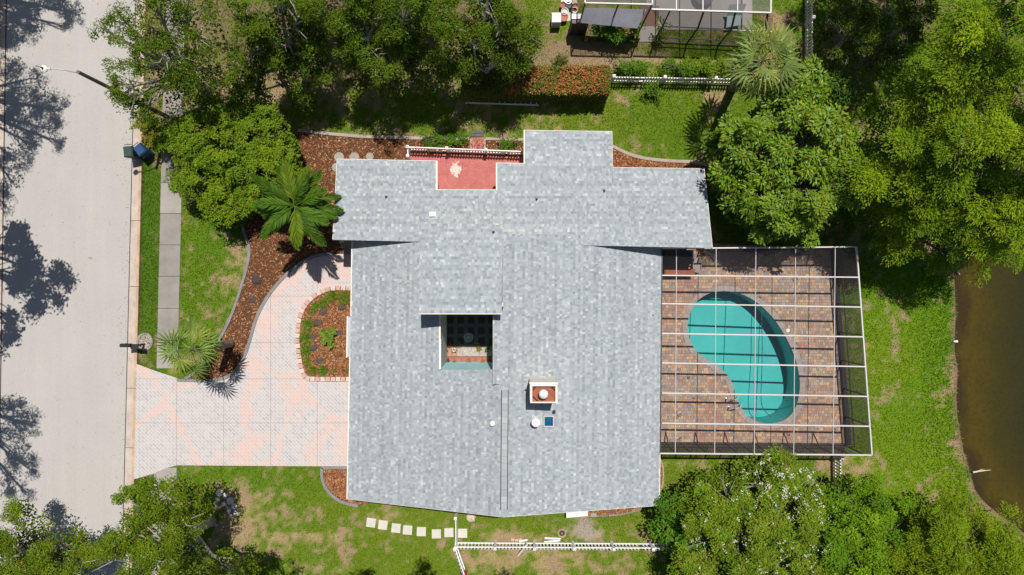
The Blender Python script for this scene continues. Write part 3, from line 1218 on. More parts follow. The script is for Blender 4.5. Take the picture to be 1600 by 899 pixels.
shingle_plane(wing_polys, wing_pl, 1)
shingle_plane(left_polys, left_pl, 2)
shingle_plane(right_polys, right_pl, 3)
shingle_plane(dorm_polys, dorm_pl, 4)
rmb = MB()
for polys, pl in ((wing_polys, wing_pl), (left_polys, left_pl), (right_polys, right_pl), (dorm_polys, dorm_pl)):
    for poly in roof_world(polys, pl):
        top = [p for p in poly]
        a = sum(top[i].x * top[(i + 1) % len(top)].y - top[(i + 1) % len(top)].x * top[i].y for i in range(len(top)))
        if a < 0:
            top = top[::-1]
        bot = [p - Vector((0, 0, TH)) for p in top]
        rmb.face(top, None)
        rmb.face(bot[::-1], None)
        for i in range(len(top)):
            j = (i + 1) % len(top)
            rmb.face([bot[i], bot[j], top[j], top[i]], None)
roof = rmb.build("roof", M['cream'], house)
smb.build("roof_shingles", M['shingle'], roof, kind='stuff')


def fascia(pts, pl, mat='cream', w=0.06, h=0.2, side=1, name="fascia"):
    q = [PP(p[0], p[1], pl) for p in pts]
    for a, b in zip(q[:-1], q[1:]):
        d = (b - a)
        d.z = 0
        d.normalize()
        nrm = Vector((-d.y, d.x, 0)) * side * w / 2
        m_ = MB()
        m_.beam(a + nrm - Vector((0, 0, h / 2 - 0.012)), b + nrm - Vector((0, 0, h / 2 - 0.012)), w, h)
        m_.build(name, M[mat], roof)


fascia([(527, 249), (681, 252)], wing_pl, 'cream', 0.025, side=1)
fascia([(681, 252), (681, 297)], wing_pl, 'cream', 0.09, side=1)
fascia([(681, 297), (777, 297)], wing_pl, 'cream', 0.025, side=1)
fascia([(777, 297), (777, 255)], wing_pl, 'cream', 0.07, side=1)
fascia([(777, 255), (820, 256)], wing_pl, 'cream', 0.025, side=1)
fascia([(820, 256), (820, 204)], wing_pl, 'cream', 0.06, side=1)
fascia([(820, 204), (956, 206)], wing_pl, 'cream', 0.025, side=1)
fascia([(956, 206), (957, 262)], wing_pl, 'cream', 0.02, side=1)
fascia([(957, 262), (1100, 264)], wing_pl, 'cream', 0.02, side=1)
fascia([(1100, 264), (1113, 388)], wing_pl, 'cream', 0.02, side=1)
fascia([(520, 375), (527, 249)], wing_pl, 'cream', 0.02, side=1)
fascia([(551, 377), (549.1, 494)], left_pl, 'cream', 0.06, side=-1, h=0.14, name="gutter")
fascia([(547.4, 558), (543, 780)], left_pl, 'cream', 0.055, side=-1, h=0.16, name="gutter")
fascia([(543, 780), (785, 808)], left_pl, 'cream', 0.012, side=-1)
fascia([(785, 808), (1030, 790)], right_pl, 'cream', 0.015, side=-1)
fascia([(1030, 790), (1034, 387)], right_pl, 'cream', 0.035, side=-1, h=0.14, name="gutter")
fascia([(686, 530), (686, 577)], left_pl, 'white', 0.10, side=1, h=0.22)  # sunlit stretch of the courtyard fascia, its brightness put into the white colour
fascia([(686, 490), (686, 530)], left_pl, 'cream', 0.08, side=1, h=0.22)
fascia([(655, 490), (784, 490)], dorm_pl, 'cream', 0.04, side=-1)
# small projecting eave over the garage corner
q = [PP(x, y, left_pl) for x, y in ((543.5, 495), (549.3, 495), (547.6, 558), (542.5, 558))]
m_ = MB()
m_.prism([(p.x, p.y) for p in q], lambda x, y: zat(left_pl, x, y) - 0.16, lambda x, y: zat(left_pl, x, y) + 0.01)
m_.build("projecting_eave", M['shingle'] if False else M['metal'], roof)
q = [PP(x, y, left_pl) for x, y in ((542, 494), (543.6, 494), (542.6, 559), (541, 559))]
m_ = MB()
m_.prism([(p.x, p.y) for p in q], lambda x, y: zat(left_pl, x, y) - 0.18, lambda x, y: zat(left_pl, x, y) + 0.03)
m_.build("gutter", M['white'], roof)


# walls below the roof planes
def wallring(pts, pls, mat, name, th=0.2, parent=house, closed=True, top=-TH - 0.01):
    """pts: world xy list; pls: plane (or list per segment)"""
    n = len(pts)
    for i in range(n if closed else n - 1):
        a = Vector((*pts[i], 0))
        b = Vector((*pts[(i + 1) % n], 0))
        pl = pls[i] if isinstance(pls, list) else pls
        d = (b - a).normalized()
        nr = Vector((-d.y, d.x, 0)) * th / 2
        f = (lambda pl: (lambda x, y: zat(pl, x, y) + top) if not isinstance(pl, (int, float)) else (lambda x, y: pl))(pl)
        m_ = MB()
        e = d * (th / 2 - 0.004 * (i % 2))
        m_.prism([(p.x, p.y) for p in (a - nr - e, b - nr + e, b + nr + e, a + nr - e)], 0.0, f)
        m_.build(name, mat, parent)


def gp(px, py, z=ZE):
    p = W(px, py, z)
    return (p.x, p.y)


wingw = [gp(540, 262), gp(672, 264), gp(672, 305), gp(787, 305), gp(787, 266), gp(832, 266), gp(832, 218), gp(946, 220), gp(946, 274), gp(1085, 276), gp(1090, 374), gp(540, 362)]
wallring(wingw, wing_pl, M['wall'], "wall")
mainw = [gp(566, 392, 2.6), gp(566, 768, 2.6)]
wallring([gp(568, 372), gp(562, 766)], left_pl, M['wall'], "wall", closed=False)
wallring([gp(562, 766), (W(785, 790, 5).x, W(785, 790, 5).y)], left_pl, M['wall'], "wall", closed=False)
wallring([(W(785, 790, 5).x, W(785, 790, 5).y), gp(1016, 776)], right_pl, M['wall'], "wall", closed=False)
wallring([gp(1016, 776), gp(1018, 380)], right_pl, M['wall'], "wall", closed=False)
# gable wall above the wing
g0 = PP(786, 370, right_pl)
g1 = PP(910, 382, right_pl)
wallring([(g0.x, g0.y), (g1.x, g0.y)], right_pl, M['wall'], "wall", closed=False)
# courtyard walls
cw = [PP(684, 487, left_pl), PP(684, 579, left_pl), PP(771, 579, left_pl), PP(771, 487, right_pl)]
cn, cs = cw[0].y + 0.35, cw[1].y
cxl, cxr = cw[0].x - 0.02, cw[3].x + 0.06
wallring([(cxl, cn), (cxl, cs)], left_pl, M['wall'], "wall", closed=False)
wallring([(cxl + 0.12, cs - 0.1), (cxr, cs - 0.1)], left_pl, M['bluewall'], "courtyard_wall", closed=False)
wallring([(cxr + 0.1, cs - 0.3), (cxr + 0.1, cn)], right_pl, M['wall'], "wall", closed=False)
# dormer front and sides
dn = [PP(657, 488, dorm_pl), PP(783, 488, dorm_pl), PP(783, 352, dorm_pl), PP(657, 350, dorm_pl)]
wallring([(dn[0].x, dn[0].y + 0.35), (dn[1].x, dn[1].y + 0.35)], dorm_pl, M['wall'], "wall", closed=False)
wallring([(dn[1].x - 0.22, dn[1].y + 0.3), (dn[2].x - 0.22, dn[2].y)], dorm_pl, M['wall'], "wall", closed=False)
wallring([(dn[0].x + 0.12, dn[0].y + 0.3), (dn[3].x + 0.12, dn[3].y)], dorm_pl, M['wall'], "wall", closed=False)
wallring([(dn[3].x + 0.12, dn[3].y - .1), (dn[2].x - 0.1, dn[2].y - .1)], dorm_pl, M['wall'], "wall", closed=False)
# clerestory glass over the courtyard
m_ = MB()
m_.box(((dn[0].x + dn[1].x) / 2, dn[0].y + 0.235, 5.2), (3.4, 0.04, 0.7))
m_.build("clerestory_window", M['glass'], house)
# garage door and front door (west side)
gx = gp(562, 700)[0]
m_ = MB()
for i in range(4):
    m_.box((gx - 0.13, gp(560, 665)[1], 0.3 + i * 0.55), (0.06, 4.6, 0.53))
m_.build("garage_door", M['white'], house)
m_ = MB()
m_.box((gp(568, 400)[0] - 0.13, gp(568, 405)[1], 1.05), (0.07, 0.95, 2.05))
m_.build("front_door", M['rust'], house)
for px_, py_ in ((568, 470), (568, 530)):
    m_ = MB()
    p = gp(px_ - 2, py_)
    m_.box((p[0] - 0.13, p[1], 1.5), (0.05, 1.1, 1.2))
    f = m_.build("window", M['white'], house)
    m_ = MB()
    m_.box((p[0] - 0.165, p[1], 1.5), (0.03, 0.95, 1.05))
    m_.build("pane", M['glass'], f)
for py_ in (450, 520, 590):
    m_ = MB()
    p = gp(1017.5, py_)
    m_.box((p[0] + 0.13, p[1], 1.1), (0.05, 2.1, 2.1))
    f = m_.build("patio_door", M['white'], house)
    for s in (-0.5, 0.5):
        m_ = MB()
        m_.box((p[0] + 0.165, p[1] + s, 1.1), (0.03, 0.92, 1.9))
        m_.build("pane", M['glass'], f)
for px_ in (640, 700, 860, 920):
    m_ = MB()
    p = gp(px_, 766 + (px_ - 562) * 0.09 if px_ < 785 else 776 + (1016 - px_) * 0.05)
    m_.box((p[0], p[1] - 0.1, 1.5), (1.2, 0.08, 1.1))
    m_.build("window", M['glass'], house)

# chimney
CB = [PP(828.5, 600, (Vector((0, 0, 1)), 6.6)), PP(871, 600, (Vector((0, 0, 1)), 6.6)), PP(871, 630, (Vector((0, 0, 1)), 6.6)), PP(828.5, 630, (Vector((0, 0, 1)), 6.6))]
x0, x1, y1, y0 = CB[0].x, CB[1].x, CB[0].y, CB[2].y
y1 += 0.02
zt = 6.6
m_ = MB()
t = 0.13
for bx in ([(x0, y0), (x0 + t * .7, y0), (x0 + t * .7, y1), (x0, y1)], [(x1 - t * .7, y0), (x1, y0), (x1, y1), (x1 - t * .7, y1)],
           [(x0 + t * .7, y1 - t), (x1 - t * .7, y1 - t), (x1 - t * .7, y1), (x0 + t * .7, y1)], [(x0 + t * .7, y0), (x1 - t * .7, y0), (x1 - t * .7, y0 + t * .4), (x0 + t * .7, y0 + t * .4)]):
    m_.prism(bx, 3.9, zt)
chim = m_.build("chimney", M['cream'], house)
m_ = MB()
m_.prism([(x0 + .05, y0 + .03), (x1 - .05, y0 + .03), (x1 - .05, y1 - .08), (x0 + .05, y1 - .08)], zt - 0.5, zt - 0.24)
m_.build("chimney_pan", M['rust'], chim)
m_ = MB()
cx, cy = (x0 + x1) / 2, (y0 + y1) / 2 - .02
zz = zt - 0.20
for sx, sy in ((-1, 1), (1, 1), (-1, -1)):
    m_.beam((cx + sx * 0.22, cy + sy * (y1 - y0) / 2 * .92, zz), (cx + sx * (x1 - x0) / 2 * .9, cy + sy * 0.10, zz), 0.05, 0.07)
m_.build("corner_brace", M['rust_dark'], chim)
m_ = MB()
m_.lathe((cx - 0.02, cy, zt - 0.24), [(0.16, 0), (0.16, 0.28), (0.20, 0.30), (0.225, 0.38), (0.21, 0.48), (0.15, 0.56), (0.06, 0.6), (0.01, 0.605)], 20)
m_.build("flue_cap", M['white'], chim, smooth=True)
m_ = MB()
for bx in ([(x0 - .05, y1), (x1 + .03, y1), (x1 + .03, y1 + .04), (x0 - .05, y1 + .04)],):
    m_.prism(bx, zt - 0.16, zt - 0.01)
m_.build("chimney_trim", M['white'], chim)

# skylight
sk = right_pl
q = [PP(x, y, sk) for x, y in ((849, 649), (865.5, 649), (865.5, 667), (849, 667))]
m_ = MB()
fz = lambda a: (lambda x, y: zat(sk, x, y) + a)
inn = [Vector((p.x, p.y, 0)) * 0.80 + Vector((sum(k.x for k in q) / 4, sum(k.y for k in q) / 4, 0)) * 0.20 for p in q]
for i in range(4):
    j = (i + 1) % 4
    m_.prism([(q[i].x, q[i].y), (q[j].x, q[j].y), (inn[j].x, inn[j].y), (inn[i].x, inn[i].y)], fz(0.0), fz(0.12))
sky_f = m_.build("skylight", M['metal'], house)
m_ = MB()
c0 = sum((Vector((p.x, p.y, 0)) for p in inn), Vector()) / 4
ap = Vector((c0.x + .04, c0.y + .03, zat(sk, c0.x, c0.y) + 0.17))
for i in range(4):
    j = (i + 1) % 4
    m_.face([Vector((inn[i].x, inn[i].y, zat(sk, inn[i].x, inn[i].y) + 0.06)), Vector((inn[j].x, inn[j].y, zat(sk, inn[j].x, inn[j].y) + 0.06)), ap])
m_.build("skylight_pane", M['skyblue'], sky_f)


def roof_pipe(px, py, pl, r, h, mat, name="vent_pipe", lean=(0, 0)):
    p = PP(px, py, pl)
    m_ = MB()
    m_.tube([(p.x, p.y, p.z - 0.05), (p.x + lean[0], p.y + lean[1], p.z + h)], [r, r], 10)
    o = m_.build(name, M[mat], house)
    m_ = MB()
    m_.lathe((p.x, p.y, p.z - 0.03), [(r * 2.2, 0), (r * 2.0, 0.05), (r * 1.15, 0.09)], 10)
    m_.build("pipe_collar", M['metal'] if mat != 'dark' else M['dark'], o)
    return o


for px_, py_ in ((603.5, 308), (838.5, 311.5), (944, 298.5)):
    roof_pipe(px_, py_, wing_pl, 0.035, 0.22, 'dark')
roof_pipe(771, 363, dorm_pl, 0.035, 0.2, 'dark')
roof_pipe(865, 644, right_pl, 0.05, 0.2, 'dark')
roof_pipe(932, 412, right_pl, 0.02, 0.12, 'metal')
roof_pipe(1020, 493, right_pl, 0.02, 0.08, 'dark')
p = PP(676, 335.5, wing_pl)
m_ = MB()
m_.box((p.x, p.y, p.z + 0.09), (0.28, 0.22, 0.16))
m_.box((p.x, p.y, p.z + 0.02), (0.34, 0.28, 0.03))
m_.build("box_vent", M['white'], house)
p = PP(769.5, 661.5, left_pl)
m_ = MB()
m_.lathe((p.x, p.y, p.z - 0.04), [(0.13, 0), (0.13, 0.12), (0.15, 0.14), (0.14, 0.2), (0.08, 0.26), (0.01, 0.275)], 16)
m_.build("dome_vent", M['white'], house, smooth=True)
p = PP(836.5, 656.5, right_pl)
m_ = MB()
m_.lathe((p.x, p.y, p.z - 0.05), [(0.15, 0), (0.12, 0.12), (0.12, 0.62), (0.21, 0.64), (0.21, 0.74), (0.05, 0.8)], 16)
m_.build("flue_pipe", M['white'], house, smooth=False)

# ridge vent
va, vb = PP(789, 610, right_pl), PP(787.5, 795, right_pl)
m_ = MB()
zr = 5.09
for off, wd in ((-0.16, 0.035), (0.16, 0.035)):
    m_.beam((va.x + off, va.y, zr), (vb.x + off, vb.y, zr), wd, 0.10)
rv = m_.build("ridge_vent", M['rust_dark'], house)
m_ = MB()
for k in range(18):
    t0, t1 = k / 18, (k + 0.97) / 18
    a = va.lerp(vb, t0)
    b = va.lerp(vb, t1)
    g = GREY[random.choice([0, 1, 2, 2, 4])]
    m_.beam((a.x, a.y, zr + 0.01), (b.x, b.y, zr + 0.01), 0.285, 0.09, tuple(g))
m_.build("vent_cap", M['shingle'], rv)

# ------------------------------------------------------------------ courtyard
cf = bpy.data.objects.new("courtyard_floor", None)
COL.objects.link(cf)
cf['kind'] = 'structure'
m_ = MB()
yS = cs + 0.0
m_.prism([(cxl, yS), (cxr + .1, yS), (cxr + .1, cn), (cxl, cn)], -0.05, 0.008)
m_.build("floor_slab", M['tilegrey'], cf)
y_line = W(720, 541).y
y_mid = W(720, 557).y
nx_ = 5
tw = (cxr - cxl) / nx_
ny_ = int((cn - y_line) / tw) + 1
for i in range(nx_):
    for j in range(ny_):
        m_ = MB()
        c = (cxl + (i + .5) * tw, y_line + (j + .5) * tw)
        m_.box((c[0], c[1], 0.012), (tw * .62, tw * .62, 0.03))
        m_.build("floor_tile", M['tileblk'], cf)
m_ = MB()
m_.prism([(cxl + .12, y_mid), (cxr, y_mid), (cxr, y_line), (cxl + .12, y_line)], 0, 0.03)
m_.build("gravel_strip", M['gravel'], cf)
m_ = MB()
m_.prism([(cxl + .12, y_mid), (cxl + .7, y_mid), (cxl + .7, y_line), (cxl + .12, y_line)], 0, 0.034)
m_.build("paving_strip", M['mat_red'], cf)
for i in range(7):
    for j in range(2):
        m_ = MB()
        bw = (cxr - cxl - .2) / 7
        m_.box((cxl + .15 + (i + .5) * bw, y_mid - 0.17 - j * 0.3, 0.05 + 0.1 * j), (bw - .012, 0.285, 0.1 + 0.2 * j))
        m_.build("brick", M['brick'], cf)
# ring medallion on the tiles
m_ = MB()
mc = W(732, 527.5)
for r in (0.08, 0.16, 0.24):
    pts = [(mc.x + r * math.cos(t), mc.y + r * math.sin(t)) for t in np.linspace(0, 2 * math.pi, 25)]
    m_.ribbon(pts, 0.022, 0.03, 0.045)
m_.lathe((mc.x, mc.y, 0.03), [(0.035, 0), (0.03, 0.03)], 12)
reg(m_.build("ring_medallion", M['metal']), "pale concentric ring ornament on the dark courtyard tiles", "ornament")


def leaf_quads(C, D, N, L, Wd):
    """kite leaves"""
    Sd = np.cross(D, N)
    Sd /= np.linalg.norm(Sd, axis=1, keepdims=True) + 1e-9
    L = np.asarray(L).reshape(-1, 1)
    Wd = np.asarray(Wd).reshape(-1, 1)
    mid = C + D * L * 0.5
    return np.stack([C, mid + Sd * Wd * 0.5, C + D * L, mid - Sd * Wd * 0.5], 1).reshape(-1, 3)


def rand_dirs(n, zlo=-1.0, r=rng):
    z = r.uniform(zlo, 1, n)
    a = r.uniform(0, 2 * np.pi, n)
    s = np.sqrt(1 - z * z)
    return np.stack([s * np.cos(a), s * np.sin(a), z], 1)


def tuft(c, n, L, w, col, spread=0.12, up=0.5, var=0.25):
    """strappy clump: blades radiating from c"""
    a = rng.uniform(0, 2 * np.pi, n)
    el = rng.uniform(0.1, 1.2, n) * up + 0.1
    D = np.stack([np.cos(a) * np.cos(el), np.sin(a) * np.cos(el), np.sin(el)], 1)
    C = np.array(c)[None] + np.stack([rng.normal(0, spread, n), rng.normal(0, spread, n), np.zeros(n)], 1)
    N = np.tile([0, 0, 1.0], (n, 1))
    V = leaf_quads(C, D, N, L * rng.uniform(0.6, 1.15, n), w * rng.uniform(0.7, 1.2, n))
    cc = np.array(col)[None] * rng.uniform(1 - var, 1 + var, (n, 1)) * (1 + rng.normal(0, 0.07, (n, 3)))
    return V, np.clip(cc, 0, 1)


def pot(px, py, z, r, plantcol, label, matn='terracotta', big=False):
    p = W(px, py, z)
    o = thing("potted_plant", (p.x, p.y, z), label, "potted plant", "pots in the courtyard")
    m_ = MB()
    m_.lathe((p.x, p.y, z), [(r * .7, 0), (r, 0.16), (r * 1.12, 0.17), (r * 1.12, 0.2), (r * .9, 0.2), (r * .85, 0.17)], 14)
    m_.build("pot", M[matn], o)
    V, c = tuft((p.x, p.y, z + 0.16), 26, 0.2 if not big else 0.34, 0.05, plantcol, 0.03, 0.9)
    link("foliage", np_mesh("foliage", V, 4, M['leaf'], org(o), c), o)


pot(710, 546.5, 0.03, 0.1, (0.35, 0.38, 0.3), "white round pot on the gravel strip of the courtyard", 'white')
pot(748, 545, 0.03, 0.08, (0.20, 0.20, 0.05), "small pot with yellowish leaves on courtyard gravel edge")
pot(696, 548, 0.03, 0.09, (0.10, 0.08, 0.05), "terracotta pot beside the lit courtyard wall on the gravel")
pot(763, 544, 0.03, 0.1, (0.07, 0.22, 0.03), "pot with bright green strappy plant by the right courtyard wall", big=True)
pot(700, 562, 0.25, 0.1, (0.12, 0.10, 0.06), "dark pot at left end of the brick step")
pot(710, 565, 0.25, 0.09, (0.30, 0.28, 0.16), "second pot from the left on the brick step, pale foliage")
pot(732.5, 563, 0.25, 0.1, (0.36, 0.26, 0.10), "yellow leaved pot in the middle of the brick step")
pot(754.5, 565, 0.25, 0.1, (0.34, 0.24, 0.08), "yellow leaved pot at right end of the brick step")
pot(702, 538, 0.03, 0.09, (0.14, 0.12, 0.04), "shaded pot left of centre at the dark tile edge")
pot(718, 538.5, 0.03, 0.09, (0.16, 0.14, 0.05), "shaded pot standing below the ring ornament")
pot(747, 538, 0.03, 0.08, (0.2, 0.2, 0.04), "shaded pot with upright leaves right of the ring ornament")

# ------------------------------------------------------------------ pool, deck
deck = bpy.data.objects.new("pool_deck", None)
COL.objects.link(deck)
deck['kind'] = 'structure'
DW = w2(DECK)
PW = w2(POOL)
# deck slab with pool hole : strips of quads around the hole
cx_, cy_ = W(1165, 560).x, W(1165, 560).y


def ring_mesh(inner, outer_fn, z, mb):
    n = len(inner)
    for i in range(n):
        j = (i + 1) % n
        a, b = inner[i], inner[j]
        c, d = outer_fn(b), outer_fn(a)
        mb.face([(a[0], a[1], z), (d[0], d[1], z), (c[0], c[1], z), (b[0], b[1], z)])


PO = offset_poly(PW, 0.30)
POc = offset_poly(PW, 0.0)
# sand bed made of small cells outside the pool
m_ = MB()
g = 0.25
xs_ = np.arange(min(p[0] for p in DW), max(p[0] for p in DW), g)
ys_ = np.arange(min(p[1] for p in DW), max(p[1] for p in DW), g)
for x in xs_:
    for y in ys_:
        cell = [(x, y), (x + g, y), (x + g, y + g), (x, y + g)]
        ctr = [(x + g / 2, y + g / 2)]
        if all(inpoly(np.array([q[0]]), np.array([q[1]]), PO)[0] for q in cell):
            continue
        if any(inpoly(np.array([q[0]]), np.array([q[1]]), PW)[0] for q in cell):
            continue
        c = clip_convex(cell, DW)
        if len(c) > 2:
            m_.face([(q[0], q[1], 0.03) for q in c])
m_.build("deck_sand", M['grout'], deck)
pm = MB()
PAL = [(0.40, 0.22, 0.16), (0.44, 0.27, 0.19), (0.35, 0.235, 0.19), (0.32, 0.25, 0.215), (0.48, 0.31, 0.20), (0.50, 0.36, 0.22), (0.38, 0.28, 0.235), (0.34, 0.29, 0.26)]
r_ = np.random.default_rng(12)
rowh = 0.16
ymin = min(p[1] for p in DW)
ymax = max(p[1] for p in DW)
xmin = min(p[0] for p in DW)
xmax = max(p[0] for p in DW)
y = ymin
POn = PO
while y < ymax:
    x = xmin - r_.uniform(0, .2)
    while x < xmax:
        w = r_.choice([0.10, 0.15, 0.2, 0.24])
        cxm, cym = x + w / 2, y + rowh / 2
        if not inpoly(np.array([cxm]), np.array([cym]), POn)[0]:
            cell = [(x + .005, y + .005), (x + w - .005, y + .005), (x + w - .005, y + rowh - .005), (x + .005, y + rowh - .005)]
            c = clip_convex(cell, DW)
            if len(c) > 2:
                mottle = float(fbm(np.array([cxm * 30]), np.array([cym * 30]), 60, 77, 3)[0])
                k = int(np.clip(r_.normal(mottle * 7.5, 1.9), 0, 7))
                col = np.array(PAL[k]) * r_.uniform(0.85, 1.15)
                pm.prism(c, 0.02, 0.052 + r_.uniform(0, .005), tuple(col))
        x += w
    y += rowh
pm.build("deck_pavers", M['paver'], deck, kind='stuff')

pool = thing("swimming_pool", W(1165, 560, -1.6), "kidney shaped turquoise swimming pool inside the screened patio", "swimming pool")
bm_ = MB()
n = len(PW)
pa_, pb_ = W(1090, 500), W(1215, 640)
def zfloor(x, y):
    t = ((x - pa_.x) * (pb_.x - pa_.x) + (y - pa_.y) * (pb_.y - pa_.y)) / ((pb_.x - pa_.x) ** 2 + (pb_.y - pa_.y) ** 2)
    return -1.15 - 0.65 * min(1.15, max(-0.1, t))


for i in range(n):
    j = (i + 1) % n
    a, b = PW[i], PW[j]
    bm_.face([(b[0], b[1], zfloor(*b)), (a[0], a[1], zfloor(*a)), (a[0], a[1], 0.03), (b[0], b[1], 0.03)])
cxp = sum(p[0] for p in PW) / n
cyp = sum(p[1] for p in PW) / n
g = 0.3
px0, px1 = min(p[0] for p in PW), max(p[0] for p in PW)
py0, py1 = min(p[1] for p in PW), max(p[1] for p in PW)
FL = []
x = px0
while x < px1:
    y = py0
    while y < py1:
        c = clip_convex(PW, [(x, y), (x + g, y), (x + g, y + g), (x, y + g)])
        if len(c) > 2:
            FL.append(c)
            bm_.face([(q[0], q[1], zfloor(*q)) for q in c])
        y += g
    x += g
bm_.build("pool_basin", M['pool'], pool)
tb = MB()
for i in range(n):
    j = (i + 1) % n
    a, b = offset_poly(PW, -0.006)[i], offset_poly(PW, -0.006)[j]
    tb.face([(b[0], b[1], -0.16), (a[0], a[1], -0.16), (a[0], a[1], 0.02), (b[0], b[1], 0.02)])
tb.build("tile_band", plain("waterline_tile", (0.10, 0.20, 0.22), 0.4, 0.2, 8), pool)
PI_ = offset_poly(PW, -0.012)
wm = MB()
wm.face([(p[0], p[1], -0.10) for p in PI_])
for c in FL:
    ar = sum(c[k][0] * c[(k + 1) % len(c)][1] - c[(k + 1) % len(c)][0] * c[k][1] for k in range(len(c)))
    cc_ = c[::-1] if ar > 0 else c
    wm.face([(q[0], q[1], zfloor(*q) + 0.02) for q in cc_])
for i in range(n):
    j = (i + 1) % n
    a, b = PI_[i], PI_[j]
    wm.face([(a[0], a[1], zfloor(*a) + .02), (b[0], b[1], zfloor(*b) + .02), (b[0], b[1], -0.10), (a[0], a[1], -0.10)])
wo = wm.build("pool_water", M['poolwater'], pool)
mb2 = bpy.data.materials.new("pool_water_body")
mb2.use_nodes = True
nt2 = mb2.node_tree
nt2.nodes.remove(nt2.nodes["Principled BSDF"])
tr2 = nt2.nodes.new("ShaderNodeBsdfTransparent")
nt2.links.new(tr2.outputs[0], nt2.nodes["Material Output"].inputs[0])
wo.data.materials.append(mb2)
for k in range(1, len(wo.data.polygons)):
    wo.data.polygons[k].material_index = 1
cum = [0]
for i in range(n):
    j = (i + 1) % n
    cum.append(cum[-1] + math.dist(PW[i], PW[j]))
# coping stones
for i in range(n):
    j = (i + 1) % n
    a, b, c, d = PW[i], PW[j], PO[j], PO[i]
    sh = 0.012
    q = [(a[0] + (b[0] - a[0]) * sh, a[1] + (b[1] - a[1]) * sh), (a[0] + (b[0] - a[0]) * (1 - sh), a[1] + (b[1] - a[1]) * (1 - sh)),
         (d[0] + (c[0] - d[0]) * (1 - sh), d[1] + (c[1] - d[1]) * (1 - sh)), (d[0] + (c[0] - d[0]) * sh, d[1] + (c[1] - d[1]) * sh)]
    m_ = MB()
    g = random.uniform(0.9, 1.12)
    m_.prism(q, -0.05, 0.072, (0.34 * g, 0.295 * g, 0.27 * g))
    m_.build("coping_stone", M['coping'], pool)
# hose on the pool floor
m_ = MB()
hp = smooth_poly([(1192, 470), (1191, 505), (1192, 540), (1191, 590), (1190, 620), (1193, 638), (1205, 652)], 5, False)
m_.tube([(q[0], q[1], -0.09) for q in w2(hp)], [0.02] * len(hp), 6)
m_.build("cleaner_hose", M['pool_line'], pool)
# hand rails
for k, (px_, py_) in enumerate(((1141, 621.5), (1145, 634.5))):
    a = W(px_ - 7, py_ + 1)
    b = W(px_ + 12, py_ - 3)
    o = thing("pool_handrail", a, ["steel pool handrail nearer the middle of the pool, upper of two", "steel pool handrail lower of the two at the pool's narrow end"][k], "handrail", "pool handrails")
    m_ = MB()
    pts = [a + Vector((0, 0, 0.05)), a + Vector((0, 0, 0.6)), a.lerp(b, 0.2) + Vector((0, 0, 0.82)), a.lerp(b, 0.6) + Vector((0, 0, 0.72)), b + Vector((0, 0, 0.2)), b + Vector((0.1, 0, -0.4))]
    m_.tube(pts, [0.035] * 6, 8)
    m_.build("rail_tube", M['chrome'], o)
    m_ = MB()
    m_.lathe(a + Vector((0, 0, 0.05)), [(0.07, 0), (0.06, 0.03)], 10)
    m_.build("rail_base", M['chrome'], o)
p = W(1230.5, 516.5)
m_ = MB()
m_.lathe((p.x, p.y, 0.055), [(0.11, 0), (0.11, 0.015), (0.09, 0.022), (0.03, 0.024)], 16)
m_.build("skimmer_lid", M['cream'], None, "round cream skimmer lid set in pavers right of the pool", "lid")
# small dark things scattered on the deck : leaves blown in
for k, (px_, py_) in enumerate(((1080, 458), (1073, 588), (1061, 648), (1083, 624), (1184, 465), (1061, 686), (1142, 672), (1229, 679), (1302, 671), (1122, 676), (1242, 438))):
    p = W(px_, py_)
    V, c = tuft((p.x, p.y, 0.06), 7, 0.12, 0.06, (0.06, 0.045, 0.035), 0.07, 0.2)
    ob = link("dead_leaves", np_mesh("dead_leaves", V, 4, M['leaf'], Vector(), c))
    reg(ob, "small dark pile of fallen leaves on the pool deck pavers", "leaves", "fallen leaves on the deck")

# grey round mat + low red bench near the house door
p = W(1086, 415)
m_ = MB()
m_.prism([(p.x + 0.25 * math.cos(t), p.y + 0.42 * math.sin(t)) for t in np.linspace(0, 6.28, 19)[:-1]], 0.05, 0.45)
m_.build("stone_planter", M['walk'], None, "grey rounded stone block on the deck below the upper roof corner", "stone block")
m_ = MB()
a = W(1036, 428)
m_.box((a.x + 0.75, a.y + 0.08, 0.72), (1.7, 0.34, 0.09))
bn = thing("bench", (a.x + .75, a.y, 0.05), "dark red topped bench against the house under the cage corner", "bench")
m_.build("bench_top", M['rust'], bn)
for s in (-.7, .7):
    m_ = MB()
    m_.box((a.x + .75 + s, a.y + .08, 0.36), (0.08, 0.3, 0.62))
    m_.build("leg", M['dark'], bn)
m_ = MB()
a2 = W(1034, 400, 0)
m_.box((a2.x + 0.75, a2.y - .12, 0.5), (1.6, 0.75, 0.9))
m_.box((a2.x + 0.75, a2.y - .12, 0.97), (1.64, 0.79, 0.03))
m_.build("storage_cabinet", M['dark_and_shaded'], None, "dark low cabinet on deck beside the house under the upper roof edge", "cabinet")

# ------------------------------------------------------------------ screen cage
ZC = 2.62
cage = thing("pool_cage", W(1190, 560), "white framed screen enclosure covering the pool patio", "pool enclosure")


def C_(px, py, z=ZC):
    return W(px, py, z)


def topx_east(py):
    return 1338 + (py - 387) * (24 / 324)


